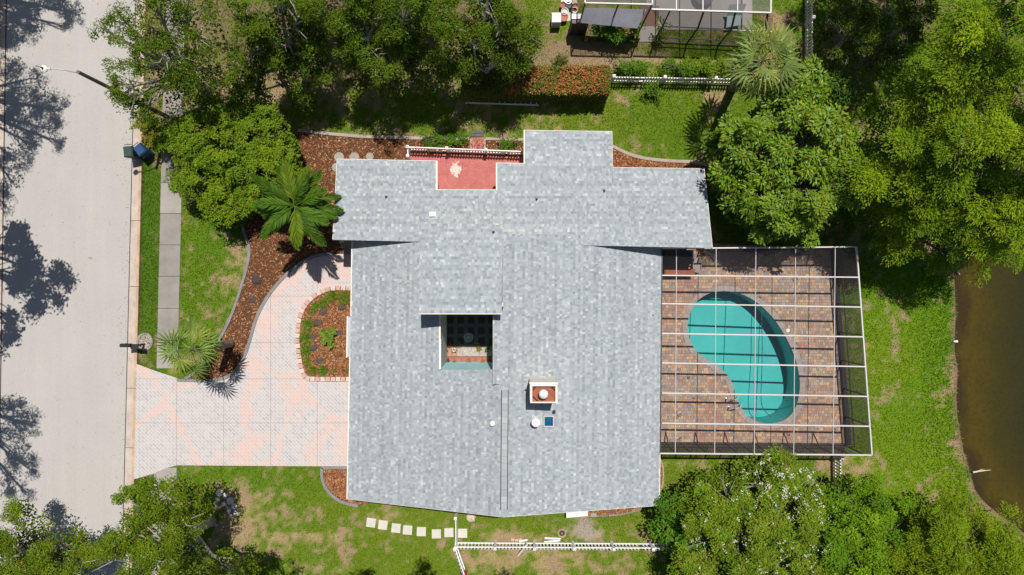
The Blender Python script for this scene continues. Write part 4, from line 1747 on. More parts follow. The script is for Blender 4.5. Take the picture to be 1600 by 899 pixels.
eb = [(430.5, 433.5), (474.5, 480), (521, 526.5), (567, 573), (614, 619.5), (661, 666)]
for a, b in eb:
    m_ = MB()
    m_.beam(C_(1034, a) + Vector((0, 0, 0.0)), C_(topx_east(b), b), 0.062, 0.13)
    m_.build("roof_beam", M['frame'], cage)
for xt, xb in ((1057, 1055), (1119, 1116.5), (1181, 1178.5), (1243, 1240), (1305, 1301.5)):
    m_ = MB()
    m_.beam(C_(xt, 388) + Vector((0, 0, -0.012)), C_(xb, 710) + Vector((0, 0, -0.012)), 0.034, 0.06)
    m_.build("roof_purlin", M['frame'], cage)
edges = [((1034, 388.5), (1338, 386)), ((1338, 386), (1362, 711)), ((1362, 711), (1031, 708.5))]
for a, b in edges:
    m_ = MB()
    A, B = C_(*a), C_(*b)
    m_.beam(A, B, 0.065, 0.11)
    m_.build("eave_beam", M['frame'], cage)
m_ = MB()
m_.beam(C_(1034.5, 388), C_(1031.5, 708), 0.05, 0.1)
m_.build("house_rail", M['dark_and_shaded'], cage)
m_ = MB()
m_.face([C_(1035, 389, ZC + .03), C_(1337, 387, ZC + .03), C_(1360, 710, ZC + .03), C_(1032, 708, ZC + .03)])
m_.build("roof_screen", M['screen'], cage)


def cage_wall(a, b, posts, horiz, mat='dark_and_shaded'):  # wall members coloured dark for the shade on the white frame
    A, B = C_(*a), C_(*b)
    A0, B0 = Vector((A.x, A.y, 0.04)), Vector((B.x, B.y, 0.04))
    m_ = MB()
    m_.face([A0, B0, B - Vector((0, 0, .06)), A - Vector((0, 0, .06))])
    m_.build("wall_screen", M['wallscreen'], cage)
    for t in posts:
        m_ = MB()
        q = A0.lerp(B0, t)
        m_.beam(q, Vector((q.x, q.y, ZC - .06)), 0.06, 0.06)
        m_.build("post", M[mat], cage)
    for z in horiz:
        m_ = MB()
        m_.beam(Vector((A.x, A.y, z)), Vector((B.x, B.y, z)), 0.045, 0.06)
        m_.build("chair_rail", M[mat], cage)


cage_wall((1032, 708.5), (1361, 711), [0.0, .075, .15, .225, .30, .375, .45, .525, .60, .675, .75, .825, .90, .97], [0.08, 0.35, 0.85])
cage_wall((1338, 386), (1361, 711), [0.0, 0.14, 0.28, 0.425, 0.57, 0.715, 0.86], [0.08, 0.9])
cage_wall((1113, 387.8), (1338, 386), [0.0, 0.28, 0.55, 0.83], [0.08, 0.9])
# diagonal knee braces of the south wall
for t in (.075, .225, .375, .525, .675, .825):
    a = C_(1032, 708.5).lerp(C_(1361, 711), t)
    m_ = MB()
    m_.beam((a.x, a.y, 0.9), (a.x + .02, a.y + .6, 0.05), 0.05, 0.05)
    m_.build("knee_brace", M['dark_and_shaded'], cage)
# dark strip along the east edge of the deck
m_ = MB()
m_.prism(w2([(1296, 389), (1306, 389), (1330, 695), (1320, 695)]), -0.05, 0.06)
m_.build("deck_edge_strip", plain("dark_edge_strip", (0.045, 0.04, 0.05), 0.9), deck)

# ------------------------------------------------------------------ fences
def picket_fence(base, label, h=1.05, spacing=0.19, post_every=2.3, rails=(0.25, 0.85), pw=0.085, gate=None):
    pts = [W(*p) for p in base]
    root = thing("picket_fence", pts[0], label, "fence", "white picket fences")
    m_ = MB()
    m_.box((0, 0, h / 2 + 0.02), (pw, 0.022, h - 0.06))
    m_.prism([(-pw / 2, -0.011), (pw / 2, -0.011), (pw / 2, 0.011), (-pw / 2, 0.011)], h - 0.01, h - 0.008)
    m_.face([(-pw / 2, -0.011, h - .01), (pw / 2, -0.011, h - .01), (0, -0.011, h + .05)])
    m_.face([(pw / 2, 0.011, h - .01), (-pw / 2, 0.011, h - .01), (0, 0.011, h + .05)])
    m_.face([(-pw / 2, -0.011, h - .01), (0, -0.011, h + .05), (0, 0.011, h + .05), (-pw / 2, 0.011, h - .01)])
    m_.face([(0, -0.011, h + .05), (pw / 2, -0.011, h - .01), (pw / 2, 0.011, h - .01), (0, 0.011, h + .05)])
    pk = m_.mesh("picket", M['vinyl'])
    m_ = MB()
    m_.box((0, 0, (h + .08) / 2), (0.13, 0.13, h + .08))
    m_.box((0, 0, h + .095), (0.165, 0.165, 0.03))
    m_.face([(-.08, -.08, h + .11), (.08, -.08, h + .11), (0, 0, h + .17)])
    m_.face([(.08, -.08, h + .11), (.08, .08, h + .11), (0, 0, h + .17)])
    m_.face([(.08, .08, h + .11), (-.08, .08, h + .11), (0, 0, h + .17)])
    m_.face([(-.08, .08, h + .11), (-.08, -.08, h + .11), (0, 0, h + .17)])
    po = m_.mesh("post", M['vinyl'])
    for a, b in zip(pts[:-1], pts[1:]):
        d = b - a
        L = d.length
        ang = math.atan2(d.y, d.x)
        for z in rails:
            m_ = MB()
            m_.beam(a + Vector((0, 0, z)), b + Vector((0, 0, z)), 0.05, 0.11)
            m_.build("rail", M['vinyl'], root)
        nrm = Vector((-d.y, d.x, 0)).normalized()
        npk = max(1, int(L / spacing))
        for k in range(npk):
            q = a + d * ((k + .5) / npk)
            if random.random() < 0.02:
                continue
            link("picket", pk, root, loc=(q.x - nrm.x * 0.042, q.y - nrm.y * 0.042, 0.02), rz=ang + random.uniform(-.02, .02))
        npo = max(1, int(round(L / post_every)))
        for k in range(npo + 1):
            q = a + d * (k / npo)
            if k == 0 and a is not pts[0]:
                continue
            link("post", po, root, loc=(q.x, q.y, -0.02), rz=ang)
    return root


picket_fence([(714, 845.5), (1075, 847.5)], "long white picket fence running below the house south side")
picket_fence([(714, 845), (714, 800)], "short white picket fence joining the long south fence to the house eave", spacing=0.12, rails=(0.2, 0.5, 0.8))
picket_fence([(713, 847), (733, 905)], "white picket fence slanting away at the bottom edge from the corner post")
picket_fence([(955, 128.5), (1110, 131), (1262, 134)], "white picket fence between the orange hedge and the spiky palm, north side", spacing=0.15)
picket_fence([(641, 249), (641, 235), (820, 242)], "white picket fence enclosing the small red patio", spacing=0.155, h=0.95)
picket_fence([(1258, -40), (1258, 118)], "white picket fence running up the shady wood beside the neighbouring screen enclosure", spacing=0.17)
picket_fence([(1301.5, 708), (1302, 800)], "white picket fence between the pool cage and the green shrub tree", spacing=0.17)

# ------------------------------------------------------------------ ladder by the hedge
lad = thing("ladder", W(784, 159), "aluminium extension ladder lying on its side below the orange hedge", "ladder")
la, lb = W(727, 156, 0.1), W(842, 159.5, 0.1)
dv = (lb - la)
nv = Vector((-dv.y, dv.x, 0)).normalized()
for z, off in ((0.06, 0.16), (0.06, -0.16), (0.14, 0.13), (0.14, -0.19)):
    m_ = MB()
    a = la + nv * off
    b = lb + nv * off
    a.z = b.z = z
    m_.beam(a, b, 0.06, 0.08)
    m_.build("side_rail", M['alu'], lad)
for k in range(14):
    c = la.lerp(lb, (k + .5) / 14)
    m_ = MB()
    m_.beam((c + nv * 0.15) * 1.0, (c - nv * 0.17) * 1.0, 0.05, 0.04)
    m_.build("rung", M['alu'], lad)

# ------------------------------------------------------------------ street furniture on the verge
mbx = thing("mailbox", W(226, 538), "black post mounted mailbox reaching over the kerb", "mailbox")
p = W(226, 538)
m_ = MB()
m_.box((p.x, p.y, 0.55), (0.1, 0.1, 1.1))
m_.build("post", M['dark'], mbx)
m_ = MB()
m_.box((p.x - .28, p.y + .03, 1.02), (0.65, 0.07, 0.08))
m_.build("arm", M['dark'], mbx)
m_ = MB()
n_ = 10
for k, xx in enumerate((p.x - 0.60, p.x + 0.02)):
    pass
prof = [(-0.10, 1.08), (0.10, 1.08), (0.10, 1.22), (0.08, 1.28), (0.04, 1.315), (-0.04, 1.315), (-0.08, 1.28), (-0.10, 1.22)]
A = [Vector((p.x - 0.66, p.y + .03 + a, b)) for a, b in prof]
B = [Vector((p.x - 0.10, p.y + .03 + a, b)) for a, b in prof]
for i in range(8):
    j = (i + 1) % 8
    m_.face([A[i], B[i], B[j], A[j]])
m_.face(A)
m_.face(B[::-1])
bx_ = m_.build("letter_box", M['dark'], mbx)
m_ = MB()
m_.box((p.x - .3, p.y + .145, 1.25), (0.12, 0.015, 0.04))
m_.build("flag", M['dark'], mbx)
m_ = MB()
m_.box((p.x + .05, p.y - .03, 1.12), (0.42, 0.26, 0.06))
m_.build("newspaper_shelf", M['dark'], mbx)
sb = thing("stone_ring", W(227, 534), "round grey stone ring bedding at the foot of the black mailbox", "stone base")
c = W(227, 534)
for k in range(18):
    t = 2 * math.pi * k / 18
    m_ = MB()
    g = random.uniform(.8, 1.15)
    m_.box((c.x + 0.40 * math.cos(t), c.y + 0.44 * math.sin(t), 0.03), (0.12, 0.14, 0.1), t, (0.30 * g, 0.28 * g, 0.26 * g))
    m_.build("stone", M['stone'], sb)
m_ = MB()
m_.lathe((c.x, c.y, -0.02), [(0.37, 0), (0.37, 0.05)], 20)
m_.build("gravel_fill", M['gravel'], sb)
m_ = MB()
for k in range(90):
    t = random.uniform(0, 6.28)
    r = 0.35 * math.sqrt(random.random())
    g = random.uniform(.6, 1.3)
    m_.box((c.x + r * math.cos(t), c.y + r * math.sin(t), 0.045), (0.05, 0.04, 0.04), t, (0.4 * g, 0.35 * g, 0.27 * g))
m_.build("gravel", M['stone'], sb, kind='stuff')


def wheelie(px, py, rz, mat, label):
    p = W(px, py, 0)
    o = thing("wheelie_bin", p, label, "bin", "bins at the kerb")
    Rm = Matrix.Rotation(rz, 3, 'Z')
    def T(x, y, z):
        q = Rm @ Vector((x, y, 0))
        return Vector((p.x + q.x, p.y + q.y, z))
    m_ = MB()
    b = [T(x, y, 0.06) for x, y in ((-.2, -.21), (.2, -.21), (.2, .21), (-.2, .21))]
    t = [T(x, y, 1.0) for x, y in ((-.25, -.28), (.25, -.28), (.25, .28), (-.25, .28))]
    for i in range(4):
        j = (i + 1) % 4
        m_.face([b[i], b[j], t[j], t[i]])
    m_.face(b[::-1])
    m_.face(t)
    m_.build("body", mat, o)
    m_ = MB()
    c = [T(x, y, 1.03) for x, y in ((-.26, -.3), (.26, -.3), (.26, .3), (-.26, .3))]
    d = [T(x, y, 1.10) for x, y in ((-.21, -.25), (.21, -.25), (.21, .25), (-.21, .25))]
    for i in range(4):
        j = (i + 1) % 4
        m_.face([c[i], c[j], d[j], d[i]])
    m_.face(c[::-1])
    m_.face(d)
    lid = m_.build("lid", mat, o)
    m_ = MB()
    m_.tube([T(-.2, .4, 1.0), T(.2, .4, 1.0)], [0.02, 0.02], 6)
    m_.build("handle", mat, lid)
    for s in (-.24, .24):
        m_ = MB()
        m_.tube([T(s - .03, .28, 0.11), T(s + .03, .28, 0.11)], [0.11, 0.11], 10)
        m_.build("wheel", M['dark'], o)


wheelie(216.5, 243, 0.1, M['bin_green'], "dark green wheelie bin standing on the kerb")
wheelie(234, 240, 0.7, M['bin_blue'], "blue recycling bin on the verge beside the green bin")

# street lamp
lp = W(196, 151)
lamp = thing("street_lamp", W(262, 183), "tall street lamp on a wooden pole leaning out over the road", "street lamp")
b0 = W(262, 183)
t0 = W(121.5, 112.5, 8.2)
t0 = Vector((b0.x - .05, b0.y + .0, 8.2)) if False else t0
m_ = MB()
m_.tube([b0, b0.lerp(t0, .5), t0], [0.13, 0.105, 0.08], 10)
m_.build("pole", M['bark'], lamp)
hd = W(68, 107.5, 8.75)
m_ = MB()
m_.tube([t0 - Vector((0, 0, .2)), t0.lerp(hd, .35) + Vector((0, 0, .1)), t0.lerp(hd, .7) + Vector((0, 0, .12)), hd + Vector((.25, 0, .02))], [0.035, 0.03, 0.028, 0.025], 8)
arm = m_.build("arm", M['metal'], lamp)
m_ = MB()
m_.lathe(hd - Vector((0, 0, .12)), [(0.09, 0), (0.15, 0.05), (0.16, 0.12), (0.10, 0.18), (0.05, 0.2)], 14)
head = m_.build("lamp_head", M['white'], lamp)
m_ = MB()
m_.tube([hd + Vector((0.02, 0, .08)), hd + Vector((0.02, 0, .19))], [0.045, 0.04], 8)
m_.build("photocell", M['dark'], head)
m_ = MB()
m_.box(hd + Vector((.2, 0, 0)), (0.22, 0.08, 0.07))
m_.build("bracket", M['metal'], lamp)

# ------------------------------------------------------------------ stepping stones, loose items south of the house
ORD = ["first", "second", "third", "fourth", "fifth", "sixth", "seventh", "eighth"]
for k, (px_, py_, a) in enumerate(((580, 816.5, -8), (598.5, 820, -7), (619, 825, -6), (637, 828, -4), (658.5, 830.5, -1), (682, 834, 1), (701.5, 832, 1), (723, 833, 0))):
    p = W(px_, py_)
    m_ = MB()
    R_ = Matrix.Rotation(math.radians(a), 3, 'Z')
    s = 0.255
    lo = [R_ @ Vector((x * s, y * s, 0)) + Vector((p.x, p.y, 0)) for x, y in ((-1, -1), (1, -1), (1, 1), (-1, 1))]
    hi = [R_ @ Vector((x * (s - .015), y * (s - .015), 0)) + Vector((p.x, p.y, 0)) for x, y in ((-1, -1), (1, -1), (1, 1), (-1, 1))]
    m_.prism([(q.x, q.y) for q in lo], -0.03, 0.05)
    m_.prism([(q.x, q.y) for q in hi], 0.05, 0.062)
    lab = ["square pale stepping stone, westernmost of the row south of the house"] + ["square pale stepping stone, %s counted from the west end of the row" % ORD[i] for i in range(1, 7)] + ["square pale stepping stone just inside the white picket fence, last of the row"]
    m_.build("stepping_stone", M['pale_stone'], None, lab[k], "stepping stone", "square stepping stones in the south lawn")


def rock(px, py, r, col, name, label, cat, group=None, flat=0.55, z=0.0, sx=1.0, ang=0.0):
    p = W(px, py)
    m_ = MB()
    seedr = random.Random(int(px * 13 + py * 7))
    nseg, nring = 9, 5
    rad = [[seedr.uniform(.78, 1.18) for _ in range(nseg)] for _ in range(nring)]
    rings = []
    for i in range(nring):
        ph = -0.2 + (math.pi / 2 + 0.2) * i / (nring - 1)
        i0 = len(m_.v)
        for j in range(nseg):
            t = 2 * math.pi * j / nseg
            q = r * math.cos(ph) * rad[i][j]
            x, y = q * math.cos(t) * sx, q * math.sin(t)
            xr = x * math.cos(ang) - y * math.sin(ang)
            yr = x * math.sin(ang) + y * math.cos(ang)
            m_.v.append((p.x + xr, p.y + yr, z + r * flat * math.sin(ph) * rad[i][0]))
        rings.append(i0)
    for i in range(nring - 1):
        for j in range(nseg):
            j2 = (j + 1) % nseg
            m_.f.append([rings[i] + j, rings[i] + j2, rings[i + 1] + j2, rings[i + 1] + j])
            g = seedr.uniform(.85, 1.15)
            m_.c.append(tuple(c * g for c in col))
    m_.f.append([rings[-1] + j for j in range(nseg)])
    m_.c.append(col)
    return m_.build(name, M['stone'], None, label, cat, group)


for k, (px_, py_, r) in enumerate(((530, 246, 0.28), (554, 246, 0.27), (578, 245, 0.22), (526, 262, 0.26))):
    p = W(px_, py_)
    m_ = MB()
    m_.lathe((p.x, p.y, -0.02), [(r, 0), (r, 0.07), (r * .93, 0.085), (r * .3, 0.09)], 18)
    m_.build("round_stepping_stone", M['walk_pale'], None,
             ["round tan stepping stone at the northwest roof corner by the palm", "round tan stepping stone second along the north wall",
              "round tan stepping stone half hidden by the north eave", "round stepping stone between palm fronds and the west roof edge"][k], "stepping stone", "round stepping stones in mulch")
rock(736, 809, 0.26, (0.60, 0.52, 0.42), "pale_rock", "pale cream rock on grass under the south roof edge right of the fence", "rock")
for k, (px_, py_) in enumerate(((801, 843.5), (807, 844.5), (813, 844))):
    rock(px_, py_, 0.1, (0.62, 0.45, 0.33), "small_stone", "small peach stone beside the long picket fence, %s of three from the west" % ORD[k], "stone", "small stones by the fence")
for k, (a, b, lab) in enumerate((((851, 841), (875, 842), "loose white picket lying on grass above the long fence"),
                                 ((850, 847), (874, 845), "loose white picket resting against the long fence, lower one"),
                                 ((809, 869), (824, 850), "loose white picket lying slantwise across the long fence"),
                                 ((811, 846), (823, 844), "short loose white picket beside the small peach stones"))):
    m_ = MB()
    z = 0.06 + (1.0 if k == 2 else 0)
    A, B = W(*a, z), W(*b, z)
    if k == 2:
        A.z = 0.08
        A = W(a[0], a[1], 0.08)
    m_.beam(A, B, 0.09, 0.03)
    m_.beam(B, B + (B - A).normalized() * 0.06, 0.05, 0.03)
    m_.build("loose_picket", M['vinyl'], None, lab, "picket", "loose pickets")
hr = thing("round_drain", W(878, 833), "round brown drain cover in worn grass below the south eave", "drain cover")
p = W(878, 833)
m_ = MB()
m_.lathe((p.x, p.y, -0.02), [(0.24, 0), (0.24, 0.09), (0.20, 0.10), (0.17, 0.06)], 20)
m_.build("rim", M['edging_tan'], hr)
m_ = MB()
m_.lathe((p.x, p.y, -0.02), [(0.17, 0.02), (0.16, 0.07), (0.06, 0.075)], 16)
m_.build("cover", M['rust_dark'], hr)
m_ = MB()
m_.lathe((p.x, p.y, 0.05), [(0.07, 0.0), (0.05, 0.04)], 10)
m_.build("knob", M['brick'], hr)
m_ = MB()
a, b = W(884, 803), W(916, 800)
ux = (b - a).normalized()
m_.prism([(q.x, q.y) for q in (a, b, b + Vector((0, .6, 0)), a + Vector((0, .6, 0)))], 0, 0.55)
m_.prism([(q.x, q.y) for q in (a - Vector((.02, .03, 0)), b + Vector((.02, -.03, 0)), b + Vector((.02, .62, 0)), a + Vector((-.02, .62, 0)))], 0.55, 0.60)
m_.build("utility_box", M['white'], None, "low white utility box against the wall under the south eave", "utility box")
p = W(927, 804)
m_ = MB()
m_.box((p.x, p.y, 0.05), (0.32, 0.2, 0.1))
m_.box((p.x, p.y, 0.11), (0.28, 0.16, 0.02))
m_.build("splash_block", M['walk_pale'], None, "pale splash block beside the mulch sliver at the south wall", "splash block")
for k, (px_, py_, r) in enumerate(((343, 770, .2), (352, 775, .16), (360, 783, .22), (366, 792, .18), (358, 798, .15), (350, 788, .14), (368, 803, .16), (340, 781, .13))):
    rock(px_, py_, r, (0.70, 0.68, 0.66), "white_rock", ["white rock nearest the driveway edge in the cluster beside the lower left oak", "white rock second from the top of the cluster beside the lower left oak", "largest white rock in the cluster beside the lower left oak", "white rock on the right rim of the cluster beside the oak", "small white rock below the largest one beside the oak", "smallest inner white rock of the cluster beside the oak", "lowest white rock of the cluster beside the lower left oak", "leftmost small white rock of the cluster beside the oak"][k], "rock", "white rocks by the oak")
# meter cover in the lower left grass
p = W(304, 857)
mv = thing("meter_cover", p, "small white framed meter cover in grass between the lower left trees", "meter cover")
m_ = MB()
for dx, dy, sx, sy in ((0, .12, .5, .07), (0, -.12, .5, .07), (-.22, 0, .06, .18), (.22, 0, .06, .18)):
    m_.box((p.x + dx, p.y + dy, 0.05), (sx, sy, 0.1))
m_.build("frame", M['white'], mv)
m_ = MB()
m_.box((p.x, p.y, 0.03), (0.38, 0.18, 0.07))
m_.build("lid", M['dark'], mv)
# cloth tied on the fence end
m_ = MB()
p = W(727, 890)
m_.box((p.x, p.y, 0.55), (0.2, 0.24, 0.7), 0.4)
m_.box((p.x, p.y, 0.93), (0.14, 0.18, 0.08), 0.6)
fl = m_.build("hanging_cloth", M['red'], None, "red and blue cloth hung over the slanting fence at the bottom edge", "cloth")
m_ = MB()
m_.box((p.x - .13, p.y - .03, 0.6), (0.1, 0.22, 0.6), 0.4)
m_.build("blue_fold", M['blue'], fl)

# rocks in the oval bed
RB = (0.11, 0.075, 0.065)
for px_, py_, r, lab in ((506, 487, .22, "dark brown rock, uppermost of the rocks in the oval bed"), (497, 505, .22, "dark brown rock right of the grassy tufts in the oval bed"),
                         (489, 526, .18, "small brown rock left of the leafy plant in the oval bed"), (490.5, 543.5, .20, "dark grey rock below left of the leafy plant in the oval bed"),
                         (499.5, 563.5, .18, "dark grey rock nearest the lower tufts of the oval bed"), (530, 520, .17, "dark rock touching the leafy plant's right side in the oval bed"), (534, 481, .2, "flat brown rock by the house wall in the oval bed")):
    rock(px_, py_, r, RB if 'brown' in lab else (0.085, 0.075, 0.08), "garden_rock", lab, "rock", "rocks in the oval bed", 0.6, 0.02, 1.3, 0.4)
rock(401, 438, 0.3, (0.075, 0.06, 0.06), "garden_rock", "dark rock in the long mulch bed below the feather palm", "rock", None, 0.5, 0.02)
rock(395, 468, 0.24, (0.10, 0.07, 0.06), "garden_rock", "small dark rock in the narrow middle of the long mulch bed", "rock", None, 0.5, 0.02)


def clump(px, py, r, col, label, n=90, cat="grass clump", group="tufts edging the oval bed", name="grass_clump", w=0.035, up=0.8, z=0.03):
    p = W(px, py)
    o = thing(name, (p.x, p.y, z), label, cat, group)
    V, c = tuft((p.x, p.y, z), n, r * 1.1, w, col, r * 0.28, up)
    link("leaves", np_mesh("leaves", V, 4, M['leaf'], org(o), c), o)
    V, c = tuft((p.x, p.y, z), n // 2, r * .75, w, tuple(k * 1.4 for k in col), r * 0.2, 1.3)
    link("inner_leaves", np_mesh("inner_leaves", V, 4, M['leaf'], org(o), c), o)
    return o


G1 = (0.15, 0.24, 0.025)
G2 = (0.18, 0.23, 0.03)
for px_, py_, r, c_, lab in ((539, 463, .52, G2, "broad grassy tuft touching the house wall at the top of the oval bed"), (520, 461, .45, G1, "grassy tuft second from the house at the top of the oval bed"),
                             (507, 470, .36, G1, "grassy tuft on the upper curve of the oval bed"), (494.5, 480, .34, G1, "small tuft on the upper left curve of the oval bed, above the gap"),
                             (484, 491, .2, G2, "tiniest sparse tuft on the left curve of the oval bed"), (478, 507.5, .46, G1, "big tuft on the left edge of the oval bed, upper of three"),
                             (474.5, 528, .5, G1, "big tuft on the left edge of the oval bed, middle of three"), (475.5, 549, .46, G1, "big tuft on the left edge of the oval bed, lower of three"),
                             (478, 566, .32, G2, "tuft on the lower left curve of the oval bed"), (485, 579, .36, G2, "tuft in the lower left corner of the oval bed"),
                             (504.5, 580, .42, G1, "bright round tuft on the bottom edge of the oval bed"), (523, 580, .16, G2, "tiny sprig on the bottom edge of the oval bed"), (545, 580, .2, G2, "small sprig in the bottom right corner by the wall")):
    clump(px_ + (3.5 if px_ < 490 else 0), py_ + (2 if py_ < 475 else -1), r * .8, c_, lab, n=int(60 + r * 200))
# leafy plant in the middle of the oval bed
p = W(515, 527)
o = thing("leafy_plant", (p.x, p.y, .02), "leafy bright green plant in the middle of the oval bed", "plant")
Vs, cs_ = [], []
for k in range(16):
    a = random.uniform(0, 6.28)
    r = 0.5 * math.sqrt(random.random())
    V, c = tuft((p.x + r * math.cos(a), p.y + r * math.sin(a), 0.16 + random.uniform(0, .22)), 22, 0.27, 0.085, (0.17, 0.27, 0.03), 0.03, 0.6)
    Vs.append(V)
    cs_.append(c)
link("foliage", np_mesh("foliage", np.concatenate(Vs), 4, M['leaf'], org(o), np.concatenate(cs_)), o)
m_ = MB()
m_.tube([(p.x, p.y, 0), (p.x, p.y, .25)], [.06, .03], 6)
m_.build("stem", M['bark'], o)


# ------------------------------------------------------------------ foliage builders
def crown_leaves(lobes, bumps_m2, bump_r, leaf_per, L, Wd, pal, mode='rosette', r=rng, lower=-0.3, yellow=0.03, flat=0.6, up=0.6, gap=0.0, core=9, jit=0.4, sub=1.1):
    """lobes: list of (center Vector, rx, ry, rz). Leafy clumps on each lobe's shell over an inner layer of sparser leaves."""
    Vs, Cs = [], []
    pal = np.array(pal) * np.array([0.94, 1.12, 0.55])
    for c, rx, ry, rz in lobes:
        rz = rz * 1.2
        area = 2 * math.pi * rx * ry
        nb = max(6, int(area * bumps_m2))
        # boughs: smaller domes standing on the lobe, with valleys between them
        ns = max(3, int(round(sub * rx * ry)))
        SDm = rand_dirs(ns, -0.05, r)
        sc = SDm * np.array([rx, ry, rz]) * r.uniform(0.45, 0.8, (ns, 1))
        sc[:, 2] += r.normal(0, 0.16, ns)
        sr = 0.56 / math.sqrt(sub) * r.uniform(0.7, 1.2, ns)
        sid = r.integers(0, ns, nb)
        D = rand_dirs(nb, lower, r)
        rad = 0.75 + 0.3 * r.random(nb)
        keep = r.random(nb) > gap
        D, rad = D[keep], rad[keep]
        nb = len(D)
        sid = sid[keep]
        B = np.array(c)[None] + sc[sid] + D * (sr[sid] * rad)[:, None] * np.array([1, 1, 0.8])
        bc = (pal[r.integers(0, len(pal), ns)] * r.uniform(0.85, 1.15, (ns, 1)))[sid] * 0.5 + 0.5 * pal[r.integers(0, len(pal), nb)] * r.uniform(0.8, 1.2, (nb, 1))
        br = bump_r * r.uniform(0.6, 1.4, nb)
        n = nb * leaf_per
        id_ = np.repeat(np.arange(nb), leaf_per)
        out = D * np.array([1, 1, 0.5])
        # position inside a flattened clump, domed on top
        a = r.uniform(0, 2 * np.pi, n)
        q = np.sqrt(r.random(n))
        wob = 1 + 0.25 * np.sin(a * 3 + id_ * 1.7) + 0.15 * np.sin(a * 5 + id_ * 0.9)
        ox = np.cos(a) * q * wob
        oy = np.sin(a) * q * wob
        oz = (1 - q * q) * flat * r.uniform(0.3, 1.0, n) - 0.25 * q + r.normal(0, 0.08, n)
        off = np.stack([ox, oy, oz], 1)
        C = B[id_] + off * br[id_][:, None] + out[id_] * (br[id_] * q * 0.35)[:, None]
        if mode == 'spray':
            Dl = np.stack([ox, oy, -0.15 + r.normal(0, .3, n)], 1) + out[id_] * 0.6 + rand_dirs(n, -1, r) * 0.5
        elif mode == 'rosette':
            Dl = np.stack([np.cos(a), np.sin(a), 0.15 - 0.5 * q + r.normal(0, .25, n)], 1) + rand_dirs(n, -1, r) * 0.35
        else:
            Dl = rand_dirs(n, -0.35, r)
        Dl /= np.linalg.norm(Dl, axis=1, keepdims=True)
        N = D[id_] * 0.75 + np.stack([ox * 0.6, oy * 0.6, np.full(n, 0.6)], 1) + rand_dirs(n, -1, r) * jit
        V = leaf_quads(C, Dl, N, L * r.uniform(0.65, 1.25, n), Wd * r.uniform(0.7, 1.25, n))
        cc = bc[id_] * r.uniform(0.75, 1.28, (n, 1)) * (1 + r.normal(0, 0.06, (n, 3)))
        yl = r.random(n) < yellow
        cc[yl] = np.array([0.30, 0.25, 0.03]) * r.uniform(.6, 1.2, (yl.sum(), 1))
        Vs.append(V)
        Cs.append(np.clip(cc, 0.002, 0.9))
        # inner foliage
        n = int(area * core * 6)
        if n:
            Dc = rand_dirs(n, -0.9, r)
            C = np.array(c)[None] + Dc * np.array([rx, ry, rz])[None] * (r.random(n) ** 0.5 * 0.8)[:, None] * np.array([1, 1, .4]) - np.array([0, 0, rz * 0.75])
            V = leaf_quads(C, rand_dirs(n, -0.5, r), np.array([0, 0, 1.0])[None] + rand_dirs(n, -1, r) * 0.6, L * 1.3 * r.uniform(0.7, 1.3, n), Wd * 1.9 * r.uniform(0.7, 1.3, n))
            Vs.append(V)
            Cs.append(pal[r.integers(0, len(pal), n)] * r.uniform(0.6, 1.1, (n, 1)))
    return np.concatenate(Vs), np.concatenate(Cs)


def lobes_px(lst):
    out = []
    for px, py, rp, z, rz in lst:
        p = W(px, py, z)
        R = rp * S * (H - z) / H
        out.append((p, R, R * 0.95, rz))
    return out


def tree(name, lst, base_px, label, cat="tree", group=None, bark='bark', trunk_r=0.2, leafmat='leaf', name_crown="crown", **kw):
    lob = lobes_px(lst)
    b = W(*base_px)
    o = thing(name, b, label, cat, group)
    top = sum((l[0] for l in lob), Vector()) / len(lob)
    zt = min(l[0].z for l in lob) * 0.55
    fork = Vector((b.x * .8 + top.x * .2, b.y * .8 + top.y * .2, zt))
    m_ = MB()
    m_.tube([b - Vector((0, 0, .1)), b.lerp(fork, .15) + Vector((.02, 0, 0)), b.lerp(fork, .6) + Vector((.05, .04, 0)), fork], [trunk_r * 1.5, trunk_r * 1.1, trunk_r, trunk_r * .85], 9)
    m_.build("trunk", M[bark], o)
    for c, rx, ry, rz in lob:
        m_ = MB()
        e = c + Vector((0, 0, rz * .2))
        md = fork.lerp(e, .5) + Vector((random.uniform(-.3, .3), random.uniform(-.3, .3), 0.25))
        m_.tube([fork - Vector((0, 0, .15)), md, e], [trunk_r * .6, trunk_r * .38, trunk_r * .15], 7)
        for k in range(6):
            a = random.uniform(0, 6.28)
            el = random.uniform(-.1, .9)
            s = md.lerp(e, random.uniform(.2, .95))
            t = c + Vector((math.cos(a) * math.cos(el) * rx, math.sin(a) * math.cos(el) * ry, math.sin(el) * rz)) * random.uniform(.75, .98)
            mm = s.lerp(t, .5) + Vector((random.uniform(-.15, .15), random.uniform(-.15, .15), random.uniform(0, .2)))
            m_.tube([s, mm, t], [trunk_r * .17, trunk_r * .11, trunk_r * .04], 5)
        m_.build("limb", M[bark], o)
    V, C = crown_leaves(lob, **kw)
    link(name_crown, np_mesh(name_crown, V, 4, M[leafmat], org(o), C), o)
    return o


